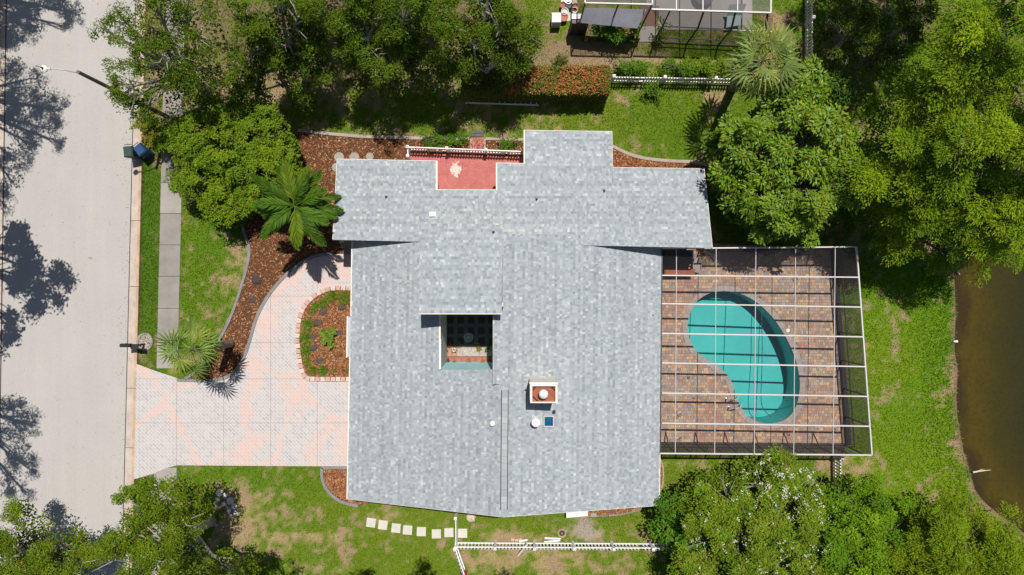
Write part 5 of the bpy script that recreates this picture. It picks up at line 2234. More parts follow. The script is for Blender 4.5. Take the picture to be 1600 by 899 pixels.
def add_flowers(o, lst, n, size, col, name="blossom", zlo=0.2, per=6, frac=1.0, box=None):
    lob = lobes_px(lst)
    Vs, Cs = [], []
    for c, rx, ry, rz in lob:
        k = max(1, int(n * rx * ry))
        D = rand_dirs(k, zlo)
        P = np.array(c)[None] + D * np.array([rx, ry, rz])[None] * 1.04
        C = np.repeat(P, per, 0) + rng.normal(0, size * .9, (k * per, 3))
        Dl = rand_dirs(k * per, -0.3)
        N = np.array([0, 0, 1.0])[None] + rand_dirs(k * per) * .5
        Vs.append(leaf_quads(C, Dl, N, size * rng.uniform(.8, 1.5, k * per), size * rng.uniform(.7, 1.2, k * per)))
        Cs.append(np.array(col)[None] * rng.uniform(.8, 1.15, (k * per, 1)))
    link(name, np_mesh(name, np.concatenate(Vs), 4, M['petal'], org(o), np.clip(np.concatenate(Cs), 0, .9)), o, kind='stuff')


# ------------------------------------------------------------------ trees
ROUND = [(345, 210, 66, 3.4, 1.4), (295, 225, 54, 3.0, 1.3), (400, 208, 58, 3.0, 1.3), (330, 262, 64, 2.9, 1.3), (395, 262, 64, 2.9, 1.3), (298, 268, 44, 2.5, 1.1), (360, 308, 46, 2.4, 1.1), (430, 232, 40, 2.4, 1.0), (412, 303, 42, 2.3, 1.0), (345, 178, 34, 2.9, 1.0), (318, 300, 34, 2.1, .9), (272, 225, 30, 2.4, .9), (352, 322, 42, 2.0, 1.0), (440, 265, 34, 2.0, .9)]
tree("round_tree", ROUND, (395, 275), "dense rounded bright green tree covering the front lawn corner by the sidewalk", trunk_r=0.16,
     bumps_m2=11, bump_r=0.18, leaf_per=34, L=0.115, Wd=0.065, pal=[(0.165, 0.22, 0.015), (0.135, 0.19, 0.014), (0.19, 0.24, 0.02), (0.10, 0.155, 0.012)], mode='rosette', yellow=0.03, core=44, sub=9.0)

MAG = [(1180, 235, 62, 5.3, 1.8), (1255, 215, 75, 6.0, 2.0), (1315, 245, 50, 5.2, 1.6), (1185, 305, 58, 4.6, 1.6), (1250, 305, 70, 5.0, 1.8), (1310, 300, 45, 4.6, 1.4), (1140, 220, 35, 4.2, 1.3), (1150, 275, 38, 4.2, 1.3), (1205, 350, 34, 3.6, 1.2), (1265, 350, 32, 3.8, 1.1), (1345, 255, 28, 4.5, 1.1), (1240, 150, 42, 5.2, 1.4), (1262, 118, 26, 4.6, 1.0), (1215, 180, 40, 5.0, 1.4)]
tree("magnolia_tree", MAG, (1190, 290), "large dark glossy leaved tree beside the pool cage and right roof end", trunk_r=0.22, leafmat='gloss_leaf',
     bumps_m2=5.6, bump_r=0.27, leaf_per=32, L=0.21, Wd=0.085, pal=[(0.14, 0.205, 0.016), (0.11, 0.175, 0.014), (0.175, 0.245, 0.02), (0.195, 0.24, 0.02)], mode='rosette', yellow=0.025, core=30, sub=5.5)

CY = dict(bumps_m2=1.75, bump_r=0.46, leaf_per=330, L=0.125, Wd=0.038, pal=[(0.215, 0.275, 0.014), (0.18, 0.245, 0.014), (0.25, 0.30, 0.016), (0.13, 0.195, 0.012)], mode='spray', yellow=0.03, flat=0.7, core=10, jit=0.55)
tree("cypress_tree", [(1420, 215, 60, 7.5, 2.0), (1395, 270, 55, 6.6, 1.9), (1455, 265, 60, 7.5, 2.0), (1400, 165, 45, 7.5, 1.6), (1430, 325, 55, 5.6, 1.8), (1380, 335, 42, 4.6, 1.5), (1470, 365, 40, 4.6, 1.4), (1490, 410, 26, 3.6, 1.0), (1410, 375, 32, 3.8, 1.2), (1515, 400, 26, 3.4, .9)], (1335, 322),
     "feathery yellow green conifer between the glossy tree and the pond, lowest of its group", trunk_r=0.22, **CY)
tree("cypress_tree", [(1500, 190, 62, 9.5, 2.3), (1545, 235, 60, 9.0, 2.2), (1470, 120, 58, 9.5, 2.0), (1530, 290, 58, 7.5, 2.0), (1580, 300, 48, 7.0, 1.8), (1592, 335, 50, 7.5, 1.8), (1600, 280, 45, 8, 1.8), (1545, 350, 42, 5.8, 1.5), (1590, 370, 36, 5.0, 1.3), (1565, 385, 26, 4.2, 1.0), (1500, 320, 45, 6.5, 1.6)], (1390, 260),
     "tall feathery conifer leaning over the pond at the right edge", trunk_r=0.26, **CY)
tree("cypress_tree", [(1570, 60, 62, 11, 2.4), (1520, 40, 52, 11, 2.0), (1590, 140, 60, 10.5, 2.2), (1545, 110, 50, 10.5, 2.0), (1610, 220, 50, 9.5, 2.0), (1560, -10, 50, 11, 2)], (1430, 165),
     "tallest feathery conifer filling the upper right corner", trunk_r=0.28, **CY)
CY['sub'] = 1.1
CY['bumps_m2'] = 2.0
CY['bump_r'] = 0.40
CYB = dict(CY)
CYB['pal'] = [(0.19, 0.235, 0.013), (0.165, 0.21, 0.012), (0.22, 0.25, 0.015), (0.13, 0.175, 0.012)]
CYB['bump_r'] = 0.34
CYB['bumps_m2'] = 3.4
CYB['leaf_per'] = 190
tree("cypress_tree", [(1500, 845, 60, 5.5, 1.6), (1545, 880, 55, 5.2, 1.6), (1460, 865, 50, 5.0, 1.5), (1510, 800, 40, 4.2, 1.2), (1470, 810, 32, 3.8, 1.1), (1585, 860, 40, 4.6, 1.3), (1545, 815, 28, 3.6, 1.0), (1430, 900, 50, 5, 1.4), (1500, 930, 60, 5, 1.5), (1600, 905, 40, 4.5, 1.3), (1440, 830, 30, 4, 1)], (1470, 815),
     "feathery olive green conifer in the lower right corner beside the pond", trunk_r=0.2, **CYB)
GT = [(1350, 800, 48, 3.8, 1.3), (1305, 830, 48, 3.8, 1.3), (1385, 845, 45, 3.8, 1.3), (1335, 870, 52, 4.2, 1.4), (1395, 895, 45, 3.6, 1.2), (1290, 885, 45, 3.8, 1.3), (1310, 785, 30, 3.0, 1.0), (1365, 765, 24, 2.8, .8), (1400, 800, 28, 3.0, .9), (1330, 760, 20, 2.6, .7), (1340, 925, 50, 4, 1.3)]
tree("shrubby_tree", GT, (1280, 790), "bright green bushy tree at the bottom between the blossoming tree and corner conifer", trunk_r=0.14,
     bumps_m2=7, bump_r=0.23, leaf_per=48, L=0.135, Wd=0.058, pal=[(0.145, 0.235, 0.013), (0.12, 0.205, 0.012), (0.18, 0.255, 0.015), (0.09, 0.165, 0.012)], mode='rosette', yellow=0.02, core=12, sub=4.0)
CM = [(1130, 775, 52, 3.8, 1.2), (1190, 755, 48, 3.8, 1.2), (1245, 770, 42, 3.6, 1.1), (1110, 825, 50, 3.9, 1.3), (1175, 820, 62, 4.5, 1.4), (1240, 830, 52, 4.2, 1.3), (1150, 875, 55, 4.1, 1.3), (1215, 885, 55, 4.3, 1.3), (1085, 785, 34, 3.0, 1.0), (1265, 800, 36, 3.4, 1.0), (1270, 880, 36, 3.6, 1.1), (1085, 870, 40, 3.4, 1.1), (1160, 930, 60, 4, 1.3), (1215, 725, 22, 2.8, .7)]
o = tree("crape_myrtle", CM, (1140, 770), "wide green tree flecked with white blossom below the pool cage", trunk_r=0.14, bark='pale_bark',
         bumps_m2=7.5, bump_r=0.23, leaf_per=46, L=0.125, Wd=0.055, pal=[(0.165, 0.22, 0.02), (0.14, 0.20, 0.018), (0.195, 0.24, 0.025), (0.18, 0.185, 0.03), (0.11, 0.165, 0.015)], mode='rosette', yellow=0.04, core=14, sub=4.2)
add_flowers(o, CM, 5.5, 0.055, (0.80, 0.78, 0.70), zlo=0.35, per=6)
add_flowers(o, [(1235, 765, 45, 3.6, 1.15), (1195, 752, 40, 3.8, 1.15), (1270, 775, 25, 3.5, 1)], 16, 0.065, (0.82, 0.80, 0.74), name="blossom_cluster", zlo=0.3, per=7)
tree("shrub", [(1045, 800, 30, 2.2, .8), (1042, 835, 26, 1.9, .7), (1072, 850, 30, 2.2, .8), (1065, 885, 32, 2.3, .8), (1090, 905, 30, 2.2, .8)], (1052, 840), "mid green shrub at the left skirt of the blossoming tree, over the fence end", "shrub", trunk_r=0.07,
     bumps_m2=8, bump_r=0.22, leaf_per=28, L=0.17, Wd=0.08, pal=[(0.10, 0.20, 0.02), (0.06, 0.115, 0.017), (0.095, 0.17, 0.022)], mode='rosette', yellow=0.01)

OAK = dict(sub=1.9, bumps_m2=6.0, bump_r=0.27, leaf_per=70, L=0.105, Wd=0.052, pal=[(0.105, 0.15, 0.014), (0.085, 0.13, 0.013), (0.14, 0.175, 0.016), (0.07, 0.105, 0.012)], mode='loose', yellow=0.04, flat=0.6, bark='pale_bark', core=12)
SP = dict(OAK)
SP.update(bumps_m2=4.2, gap=0.2, core=3)
tree("oak_tree", [(190, 25, 28, 7.5, 1.0), (165, 48, 20, 7.0, .7), (225, 60, 34, 7.5, 1.2), (262, 30, 42, 8.0, 1.5), (235, 105, 36, 7.0, 1.2), (200, 140, 28, 6.2, 1.0), (185, 100, 14, 6.5, .6), (275, 90, 44, 7.5, 1.5), (320, 50, 46, 7.8, 1.6), (310, 110, 38, 6.5, 1.4), (255, 145, 36, 6.0, 1.2), (225, 178, 24, 5.0, .9), (204, 158, 26, 6.4, .9), (345, 110, 32, 6, 1.2), (300, 150, 24, 5.5, 1.0), (300, 0, 44, 8, 1.5), (240, -10, 40, 8, 1.4)], (320, 140),
     "open crowned oak reaching over the road around the street lamp", trunk_r=0.24, **SP)
OAK2 = dict(OAK)
OAK2['gap'] = 0.08
tree("oak_tree", [(395, 30, 46, 7.5, 1.6), (430, 66, 44, 5.6, 1.5), (470, 30, 46, 7.2, 1.6), (390, 80, 32, 6, 1.2), (475, 75, 36, 5, 1.3), (440, -10, 50, 8, 1.6), (365, 150, 24, 4.4, .9), (385, 115, 26, 5, 1)], (480, 120),
     "dark oak at the top, second from the left, above the rounded tree", trunk_r=0.24, **OAK2)
tree("oak_tree", [(540, 20, 42, 7.0, 1.5), (575, 60, 40, 5.8, 1.4), (620, 25, 46, 7.0, 1.6), (590, 100, 30, 5.6, 1.1), (640, 65, 36, 4.8, 1.3), (545, 80, 28, 5.2, 1.1), (560, -20, 45, 7.5, 1.5), (650, -10, 45, 7.5, 1.5)], (615, 130),
     "dark oak at the top centre left with hanging pale branches", trunk_r=0.22, **OAK2)
tree("oak_tree", [(700, 30, 46, 7.0, 1.6), (740, 66, 44, 5.4, 1.6), (690, 88, 36, 4.4, 1.3), (785, 40, 44, 6.8, 1.5), (800, 80, 38, 5.0, 1.4), (735, 105, 26, 4.0, 1.0), (832, 55, 24, 4.8, 1.1), (765, -10, 50, 7, 1.6), (822, 92, 18, 4.2, .8)], (760, 130),
     "oak at the top centre, its crown overlapping the left end of the orange hedge", trunk_r=0.22, **OAK2)
# low wood in the upper right
UO = dict(OAK2)
UO['core'] = 6
tree("oak_tree", [(440, 112, 30, 3.4, 1.0), (405, 150, 26, 2.8, .9), (470, 140, 24, 2.8, .8), (505, 112, 28, 3.2, 1.0)], (450, 140), "low shaded oak above the rounded tree and left of the lit lawn patch", trunk_r=0.12, **UO)
tree("oak_tree", [(560, 118, 24, 3.0, .9), (610, 128, 24, 2.8, .8), (655, 118, 26, 3.0, .9), (690, 125, 20, 2.6, .7)], (620, 140), "low shaded oak left of the ladder under the tall oaks", trunk_r=0.12, **UO)
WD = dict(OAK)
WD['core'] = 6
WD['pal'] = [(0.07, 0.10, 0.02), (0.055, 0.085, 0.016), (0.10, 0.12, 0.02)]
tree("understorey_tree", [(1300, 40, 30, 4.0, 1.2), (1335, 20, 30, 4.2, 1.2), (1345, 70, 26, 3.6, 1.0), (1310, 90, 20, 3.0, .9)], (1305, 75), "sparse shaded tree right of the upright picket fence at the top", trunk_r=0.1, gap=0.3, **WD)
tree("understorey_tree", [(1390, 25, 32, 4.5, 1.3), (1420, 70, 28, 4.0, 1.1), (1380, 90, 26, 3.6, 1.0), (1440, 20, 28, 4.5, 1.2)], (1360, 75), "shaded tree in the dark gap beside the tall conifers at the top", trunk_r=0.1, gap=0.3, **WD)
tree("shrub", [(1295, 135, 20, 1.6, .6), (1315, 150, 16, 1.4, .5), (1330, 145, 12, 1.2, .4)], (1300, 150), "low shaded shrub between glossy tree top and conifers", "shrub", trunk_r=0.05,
     bumps_m2=10, bump_r=0.2, leaf_per=20, L=0.18, Wd=0.07, pal=[(0.08, 0.14, 0.02), (0.06, 0.11, 0.02)], mode='rosette')
# tall trees beyond the upper edge (their shade darkens the wood)
tree("tall_tree", [(1520, -270, 80, 11, 2.5), (1600, -250, 90, 11, 2.5), (1680, -260, 80, 11, 2.2), (1500, -180, 70, 11, 2.2), (1570, -160, 70, 11, 2.0), (1640, -170, 75, 11, 2), (1550, -110, 40, 11, 1.5), (1600, -100, 40, 11, 1.5)], (1330, -100), "tall tree beyond the upper edge shading the wood by the picket fence", trunk_r=0.3, **OAK2)
tree("tall_tree", [(520, -160, 90, 10, 2.5), (620, -190, 90, 9, 2.5), (430, -180, 80, 9, 2.5)], (600, -60), "tall tree beyond the upper edge behind the row of oaks", trunk_r=0.3, **OAK2)

# bottom left oaks
BL = dict(OAK)
BL.update(pal=[(0.15, 0.19, 0.015), (0.12, 0.165, 0.014), (0.18, 0.21, 0.02), (0.095, 0.13, 0.013)], core=9)
tree("oak_tree", [(265, 775, 34, 6.0, 1.2), (220, 800, 40, 6.5, 1.4), (290, 810, 34, 6, 1.2), (255, 840, 44, 6.8, 1.5), (190, 840, 38, 6.5, 1.4), (160, 865, 32, 6, 1.2), (215, 885, 45, 6.8, 1.5), (310, 775, 20, 5, .8), (275, 885, 40, 6, 1.4), (240, 765, 16, 5, .7), (340, 885, 26, 5, 1.0), (380, 890, 20, 4.6, .8)], (330, 815),
     "bushy oak at the lower left between the driveway flare and the sidewalk", trunk_r=0.22, **BL)
tree("oak_tree", [(30, 850, 46, 4, 1.4), (20, 805, 24, 3.4, .9), (85, 872, 40, 4, 1.3), (55, 900, 46, 4.2, 1.4), (115, 848, 18, 3.4, .8), (120, 890, 30, 3.8, 1.1), (0, 890, 50, 4.2, 1.4)], (140, 800) if False else (130, 860),
     "oak filling the lower left corner over the road", trunk_r=0.2, **BL)

# trees left of the frame over the road
ST = dict(OAK)
ST.update(bark='bark', core=4, bumps_m2=4.4, gap=0.12)


def shade_tree(name, sh, z, base, label, **kw):
    """crown placed above the road so that its shade lands where seen; sh: list of (px,py,r) shade spots"""
    lst = []
    for px, py, rp in sh:
        g = W(px, py)
        x, y = g.x - SDX * z, g.y - SDY * z
        k = (H - z) / H * S
        lst.append((x / k + 800, 449.5 - y / k, rp * H / (H - z), z, rp * S * .8))
    return tree(name, lst, base, label, **kw)


shade_tree("street_tree", [(20, 10, 40), (60, 5, 35), (95, 10, 24), (120, 20, 14), (20, 55, 30), (55, 48, 22), (-40, 40, 70), (100, 40, 8)], 8.0, (-90, -60), "large tree left of the road with spreading branches, uppermost of the roadside row", group="trees shading the road's left side", trunk_r=0.25, **ST)
shade_tree("street_tree", [(25, 150, 34), (60, 165, 36), (30, 200, 36), (75, 200, 24), (15, 110, 26), (50, 225, 20), (20, 250, 28), (18, 285, 22), (5, 320, 14), (-60, 200, 80), (92, 170, 10), (95, 222, 10), (50, 120, 16)], 8.5, (-100, 90), "large tree left of the road, second of the roadside row", group="trees shading the road's left side", trunk_r=0.25, **ST)
shade_tree("street_tree", [(20, 365, 22), (8, 385, 16), (45, 395, 22), (45, 430, 38), (85, 435, 24), (20, 445, 26), (60, 465, 26), (15, 500, 20), (25, 525, 14), (8, 540, 10), (-60, 450, 60), (88, 470, 8)], 8.5, (-110, 330), "broad leaved tree left of the road, third of the roadside row", group="trees shading the road's left side", trunk_r=0.25,
           bumps_m2=5, bump_r=0.3, leaf_per=34, L=0.22, Wd=0.14, core=1, gap=0.2, sub=3.0, pal=[(0.07, 0.12, 0.02), (0.06, 0.1, 0.02)], mode='loose')
shade_tree("street_tree", [(20, 640, 26), (40, 660, 20), (15, 680, 22), (50, 665, 10), (30, 715, 26), (15, 750, 24), (48, 735, 14), (-50, 700, 60), (40, 770, 10)], 8.5, (-110, 560), "large tree left of the road, lowest of the roadside row", group="trees shading the road's left side", trunk_r=0.25, **ST)
# tree below the frame whose top boughs shade the bottom lawn
shade_tree("tall_tree", [(660, 888, 16), (665, 905, 20), (785, 900, 13), (395, 885, 20), (425, 875, 16), (465, 895, 14), (362, 880, 16), (410, 905, 26), (560, 950, 60), (700, 950, 50)], 12.0, (560, 985), "tall tree beyond the lower edge whose boughs shade the bottom lawn", trunk_r=0.3, **ST)

# ------------------------------------------------------------------ shrubs, hedge
hb = W(838, 140)
hedge = thing("hedge", hb, "clipped hedge covered in orange red flowers north of the lawn", "hedge")
n = 26000
za = 1.75
ppx = rng.uniform(722, 952, n)
ppy = rng.uniform(104, 146, n)
onside = rng.random(n)
zz = np.where(onside < .72, za + rng.normal(0, .09, n), rng.uniform(0.1, za, n))
sd = onside >= .72
ppy = np.where(sd & (onside < .9), 146 + rng.normal(0, .8, n), ppy)
ppx = np.where(onside >= .95, 951 + rng.normal(0, .8, n), ppx)
zz += (fbm(ppx, ppy, 14, 99, 2) - .5) * .4
k = S * (H - np.full(n, 1.75)) / H
C = np.stack([(ppx - 800) * k, (449.5 - ppy) * k, zz], 1)
D = rand_dirs(n, -.3)
N = np.array([0, 0, 1.0])[None] + rand_dirs(n) * .7
V = leaf_quads(C, D, N, rng.uniform(.08, .16, n), rng.uniform(.04, .075, n))
cc = np.array([[0.15, 0.18, 0.025], [0.18, 0.20, 0.03], [0.11, 0.145, 0.02]])[rng.integers(0, 3, n)] * rng.uniform(.7, 1.3, (n, 1))
link("hedge_leaves", np_mesh("hedge_leaves", V, 4, M['leaf'], org(hedge), cc), hedge)
nf = 1500
fx = rng.uniform(724, 951, nf)
fy = rng.uniform(104, 146, nf)
pat = fbm(fx, fy, 26, 123, 3)
kx_ = pat + (fx - 830) / 900 > .52
fx, fy = fx[kx_], fy[kx_]
nf = len(fx)
per = 4
kk = S * (H - 1.85) / H
P = np.stack([(fx - 800) * kk, (449.5 - fy) * kk, 1.86 + rng.normal(0, .08, nf)], 1)
C = np.repeat(P, per, 0) + rng.normal(0, .05, (nf * per, 3)) * np.array([1, 1, .5])
V = leaf_quads(C, rand_dirs(nf * per, -.1), np.array([0, 0, 1.0])[None] + rand_dirs(nf * per) * .5, np.full(nf * per, .09), np.full(nf * per, .075))
cc = np.array([[0.52, 0.19, 0.06], [0.44, 0.15, 0.05], [0.55, 0.27, 0.11]])[rng.integers(0, 3, nf * per)] * rng.uniform(.75, 1.2, (nf * per, 1))
link("hedge_flowers", np_mesh("hedge_flowers", V, 4, M['petal'], org(hedge), cc), hedge)
m_ = MB()
for i in range(24):
    p = W(726 + i * 9.6, 130)
    m_.tube([(p.x, p.y, 0), (p.x + .1, p.y + .2, .9), (p.x - .05, p.y + .5, 1.6)], [.04, .03, .015], 5)
    m_.tube([(p.x, p.y, 0), (p.x - .1, p.y - .1, .9), (p.x + .05, p.y - .35, 1.6)], [.04, .03, .015], 5)
m_.build("hedge_stems", M['bark'], hedge)

SH = dict(sub=5.0, bumps_m2=14, bump_r=0.13, leaf_per=22, L=0.12, Wd=0.06, mode='rosette', cat="shrub", trunk_r=0.05)
GP = [(0.09, 0.16, 0.02), (0.07, 0.13, 0.018), (0.12, 0.19, 0.022)]
YP = [(0.14, 0.19, 0.022), (0.11, 0.165, 0.02), (0.17, 0.21, 0.025)]
for lst, base, lab, pal in (
    ([(668, 219, 11, .5, .3), (685, 219, 11, .5, .3)], (672, 226), "low green shrub above the left part of the patio fence", GP),
    ([(705, 219, 10, .5, .3), (718, 220, 8, .45, .3)], (710, 226), "low green shrub left of the red path above the patio fence", GP),
    ([(788, 222, 9, .5, .3), (800, 223, 8, .45, .3)], (792, 228), "low green shrub right of the red path beside the roof extension", GP),
    ([(938, 46, 14, 1.2, .6), (958, 40, 16, 1.4, .6), (962, 52, 13, 1.1, .5), (950, 57, 10, .9, .4)], (952, 58), "round bright green shrub before the neighbour's metal lean-to", [(0.10, 0.21, 0.025), (0.08, 0.17, 0.02), (0.13, 0.25, 0.03)]),
    ([(985, 55, 8, .7, .4), (992, 42, 9, 1.0, .4)], (988, 60), "small dark shrub left of the neighbour's concrete step", GP),
    ([(1030, 58, 8, .8, .4), (1034, 40, 6, 1.2, .5)], (1030, 62), "small shrub right of the neighbour's concrete step", YP),
    ([(975, 105, 14, .8, .45), (992, 110, 14, .8, .45), (1008, 104, 12, .7, .4)], (990, 112), "green shrub behind the left part of the north picket fence", GP),
    ([(1045, 105, 16, .8, .5), (1068, 108, 15, .8, .5)], (1058, 112), "green shrub behind the middle of the north picket fence", GP),
    ([(1090, 106, 16, .8, .5), (1112, 108, 15, .8, .5), (1130, 104, 12, .7, .4)], (1105, 112), "green shrub behind the north picket fence next to the palm", YP),
    ([(1018, 143, 9, .5, .3), (1026, 146, 8, .5, .3)], (1020, 147), "small dark weedy shrub on the lawn side of the north picket fence", GP),
    ([(875, 95, 12, .7, .4)], (876, 98), "small dry shrub in the bare soil above the orange hedge", [(0.10, 0.10, 0.04), (0.14, 0.12, 0.06)]),
    ([(222, 195, 14, 1.0, .5), (240, 202, 13, 1.0, .5), (225, 178, 12, 1.0, .5), (246, 226, 13, 1.3, .5), (238, 219, 10, 1.2, .4)], (232, 205), "yellowish shrub on the verge above the bins", [(0.20, 0.19, 0.03), (0.13, 0.15, 0.025), (0.26, 0.18, 0.05)]),
    ([(222, 765, 14, .5, .3), (200, 772, 12, .4, .25), (185, 780, 10, .3, .2)], (222, 768), "low green growth spilling over the kerb below the driveway flare", YP),
):
    tree("shrub", lst, base, lab, pal=pal, **SH)


# ------------------------------------------------------------------ palms
def feather_frond(L, droop, nl, wl, col, seed):
    r = np.random.default_rng(seed)
    m_ = MB()
    pts = []
    n = 9
    for i in range(n):
        t = i / (n - 1)
        pts.append(Vector((L * t * (1 - 0.12 * t), 0, L * (0.28 * t - droop * t * t))))
    m_.tube(pts, [0.03 * (1 - .8 * i / (n - 1)) + .004 for i in range(n)], 5, tuple(c * 1.25 for c in col))
    P = np.array([tuple(p) for p in pts])
    for k in range(nl):
        t = 0.14 + 0.86 * k / nl
        x = t * (n - 1)
        i = min(int(x), n - 2)
        p = P[i] + (P[i + 1] - P[i]) * (x - i)
        ll = wl * math.sin(math.pi * min(1, t * .8 + .18)) * r.uniform(.85, 1.1) + .08
        for s in (-1, 1):
            d = np.array([0.75 + .2 * t, s * (0.7 - .25 * t), -0.42 + r.normal(0, .16)])
            d /= np.linalg.norm(d)
            w = 0.042
            sd = np.array([d[1], -d[0], 0]) * s
            sd = sd / (np.linalg.norm(sd) + 1e-9) * w
            up = np.array([0, 0, 0.0])
            mid = p + d * ll * .5 + np.array([0, 0, .02])
            tip = p + d * ll + np.array([0, 0, -.10 * ll])
            c = tuple(np.clip(np.array(col) * r.uniform(.75, 1.3), 0, 1))
            m_.face([p, mid + sd, tip, mid - sd], c)
    return m_.mesh("frond", M['leaf'])


def fan_leaf(Lp, R, nseg, col, seed):
    """petiole Lp along +x then a pleated fan of radius R"""
    r = np.random.default_rng(seed)
    m_ = MB()
    e = Vector((Lp, 0, Lp * .12))
    m_.tube([(0, 0, 0), (Lp * .5, 0, Lp * .12), e], [.022, .018, .012], 5, tuple(c * 1.2 for c in col))
    E = np.array(tuple(e))
    for k in range(nseg):
        a = (-1 + 2 * (k + .5) / nseg) * 2.0
        ll = R * (1 - .22 * abs(a) / 2.0) * r.uniform(.88, 1.08)
        d = np.array([math.cos(a), math.sin(a), -.10])
        sd = np.array([-math.sin(a), math.cos(a), 0]) * ll * .062
        m1 = E + d * ll * .55
        tip = E + d * ll + np.array([0, 0, -.30 * ll * r.uniform(.3, 1.6)])
        c = tuple(np.clip(np.array(col) * r.uniform(.7, 1.3), 0, 1))
        m_.face([E, m1 + sd, tip, m1 - sd + np.array([0, 0, -.015])], c)
    return m_.mesh("frond", M['leaf'])


def palm(name, base, crown, z, label, kind, n, L, col, tr=0.16, droop=.45, elmin=-.5, elmax=1.1, wl=.5):
    b = W(*base)
    top = W(crown[0], crown[1], z)
    o = thing(name, b, label, "palm tree")
    m_ = MB()
    pts, rad = [], []
    N_ = 16
    for i in range(N_):
        t = i / (N_ - 1)
        q = b.lerp(top, t)
        q += Vector((0, 0, 0)) + (top - b).cross(Vector((0, 0, 1))) * 0.02 * math.sin(math.pi * t)
        pts.append(q)
        rad.append(tr * (1.25 - .3 * t) * (1.0 + .08 * (i % 2)))
    m_.tube(pts, rad, 10)
    m_.build("trunk", M['palm_bark'], o)
    if kind == 'feather':
        variants = [feather_frond(L * f, droop * g, 27, wl, c, s) for f, g, c, s in ((1, 1, col, 1), (.9, .8, tuple(k * 1.25 for k in col), 2), (1.05, 1.2, tuple(k * .8 for k in col), 3), (.95, 1.0, (col[0] * 1.7, col[1] * 1.25, col[2]), 4))]
    else:
        variants = [fan_leaf(L * f, L * .72, 12, c, s) for f, c, s in ((.75, col, 1), (.6, tuple(k * 1.25 for k in col), 2), (.85, tuple(k * .8 for k in col), 3), (.7, (col[0] * 1.4, col[1] * 1.15, col[2]), 4))]
    for k in range(n):
        ob = bpy.data.objects.new("frond", variants[k % 4])
        COL.objects.link(ob)
        ob.parent = o
        ob.location = top - org(o) + Vector((0, 0, 0.1 * (k / n)))
        az = k * 2.39996 + random.uniform(-.45, .45)
        t = k / max(1, n - 1)
        el = elmin + (elmax - elmin) * t + random.uniform(-.2, .2)
        ob.rotation_euler = (random.uniform(-.25, .25), -el, az)
    return o


palm("feather_palm", (500, 335), (462, 322), 4.3, "big feather palm between the rounded tree and the west roof edge", 'feather', 26, 2.55, (0.066, 0.135, 0.011), tr=.17, droop=.5, elmin=-.35, elmax=.8, wl=.6)
palm("fan_palm", (362, 537), (299, 546), 4.6, "fan palm leaning over the sidewalk beside the driveway bed", 'fan', 18, 1.15, (0.15, 0.23, 0.045), tr=.17, elmin=-.7, elmax=.9)
palm("cabbage_palm", (1144, 138), (1190, 95), 6.0, "pale spiky palm at the top between the north fence and glossy tree", 'fan', 22, 1.42, (0.17, 0.235, 0.06), tr=.2, elmin=-.95, elmax=1.0)

# ------------------------------------------------------------------ neighbour's screened patio (top)
nd = bpy.data.objects.new("neighbour_patio_floor", None)
COL.objects.link(nd)
nd['kind'] = 'structure'
m_ = MB()
m_.prism(w2([(1010, -150), (1175, -150), (1175, 47), (1036, 47), (1010, 47)]), -.1, .03)
m_.build("patio_slab", M['deckgrey'], nd)
m_ = MB()
m_.prism(w2([(1000, 42), (1027, 43), (1026, 66), (998, 66)]), -.1, .05)
m_.build("doorstep_slab", M['walk_pale'], nd)
m_ = MB()
m_.prism(w2([(1000, 10), (1030, 10), (1028, 41.5), (1002, 41.5)]), -.1, .04)
m_.build("brown_paving", M['brownpath'], nd)
ncage = thing("neighbour_enclosure", W(1100, 40), "neighbouring white topped screen enclosure cut by the upper edge", "pool enclosure")
Zk = 3.5


def NB(px, py, z):
    return W(px, py, z)


A_, B_ = NB(1018, 15, Zk), NB(1204, 20.5, Zk)
m_ = MB()
m_.beam(A_, B_, .07, .12)
m_.build("eave_beam", M['frame'], ncage)
for px_ in (1056.5, 1098, 1152):
    a = NB(px_, 17, Zk)
    m_ = MB()
    m_.beam(a, Vector((a.x, a.y + 6, Zk)), .05, .1)
    m_.build("roof_beam", M['frame'], ncage)
a = NB(1204, 20.5, Zk)
m_ = MB()
m_.beam(a, Vector((a.x + .05, a.y + 6, Zk)), .07, .1)
m_.build("roof_beam", M['frame'], ncage)
m_ = MB()
m_.face([A_ + Vector((0, 0, .03)), B_ + Vector((0, 0, .03)), B_ + Vector((0, 6, .03)), A_ + Vector((0, 6, .03))])
m_.build("roof_screen", M['nscreen'], ncage)
# front wall: upright to 2.4 m then slanting in to the eave
y0_ = W(1100, 69.5).y
for i, xb in enumerate((1021, 1073, 1122, 1172)):
    b = W(xb, 66 + (xb - 1021) * .05)
    m_ = MB()
    t = Vector((b.x, b.y, 2.3))
    m_.beam(b, t, .07, .07)
    e = NB(xb + 26 + (xb - 1021) * .01, 17 + (xb - 1021) * .02, Zk)
    m_.beam(t, e, .07, .09)
    m_.build("post", M['dark_and_shaded'], ncage)
for z, yy in ((0.1, 0), (0.75, 0), (2.3, 0)):
    m_ = MB()
    a = W(1021, 66)
    b = W(1190, 74)
    m_.beam((a.x, a.y, z), (b.x, b.y, z), .05, .06)
    m_.build("chair_rail", M['dark_and_shaded'] if z < 2 else M['frame'], ncage)
a, b = W(1021, 66), W(1190, 74)
m_ = MB()
m_.face([(a.x, a.y, .05), (b.x, b.y, .05), (b.x, b.y, 2.3), (a.x, a.y, 2.3)])
m_.face([(a.x, a.y, 2.3), (b.x, b.y, 2.3), tuple(B_), tuple(A_)])
m_.build("wall_screen", M['nscreen'], ncage)
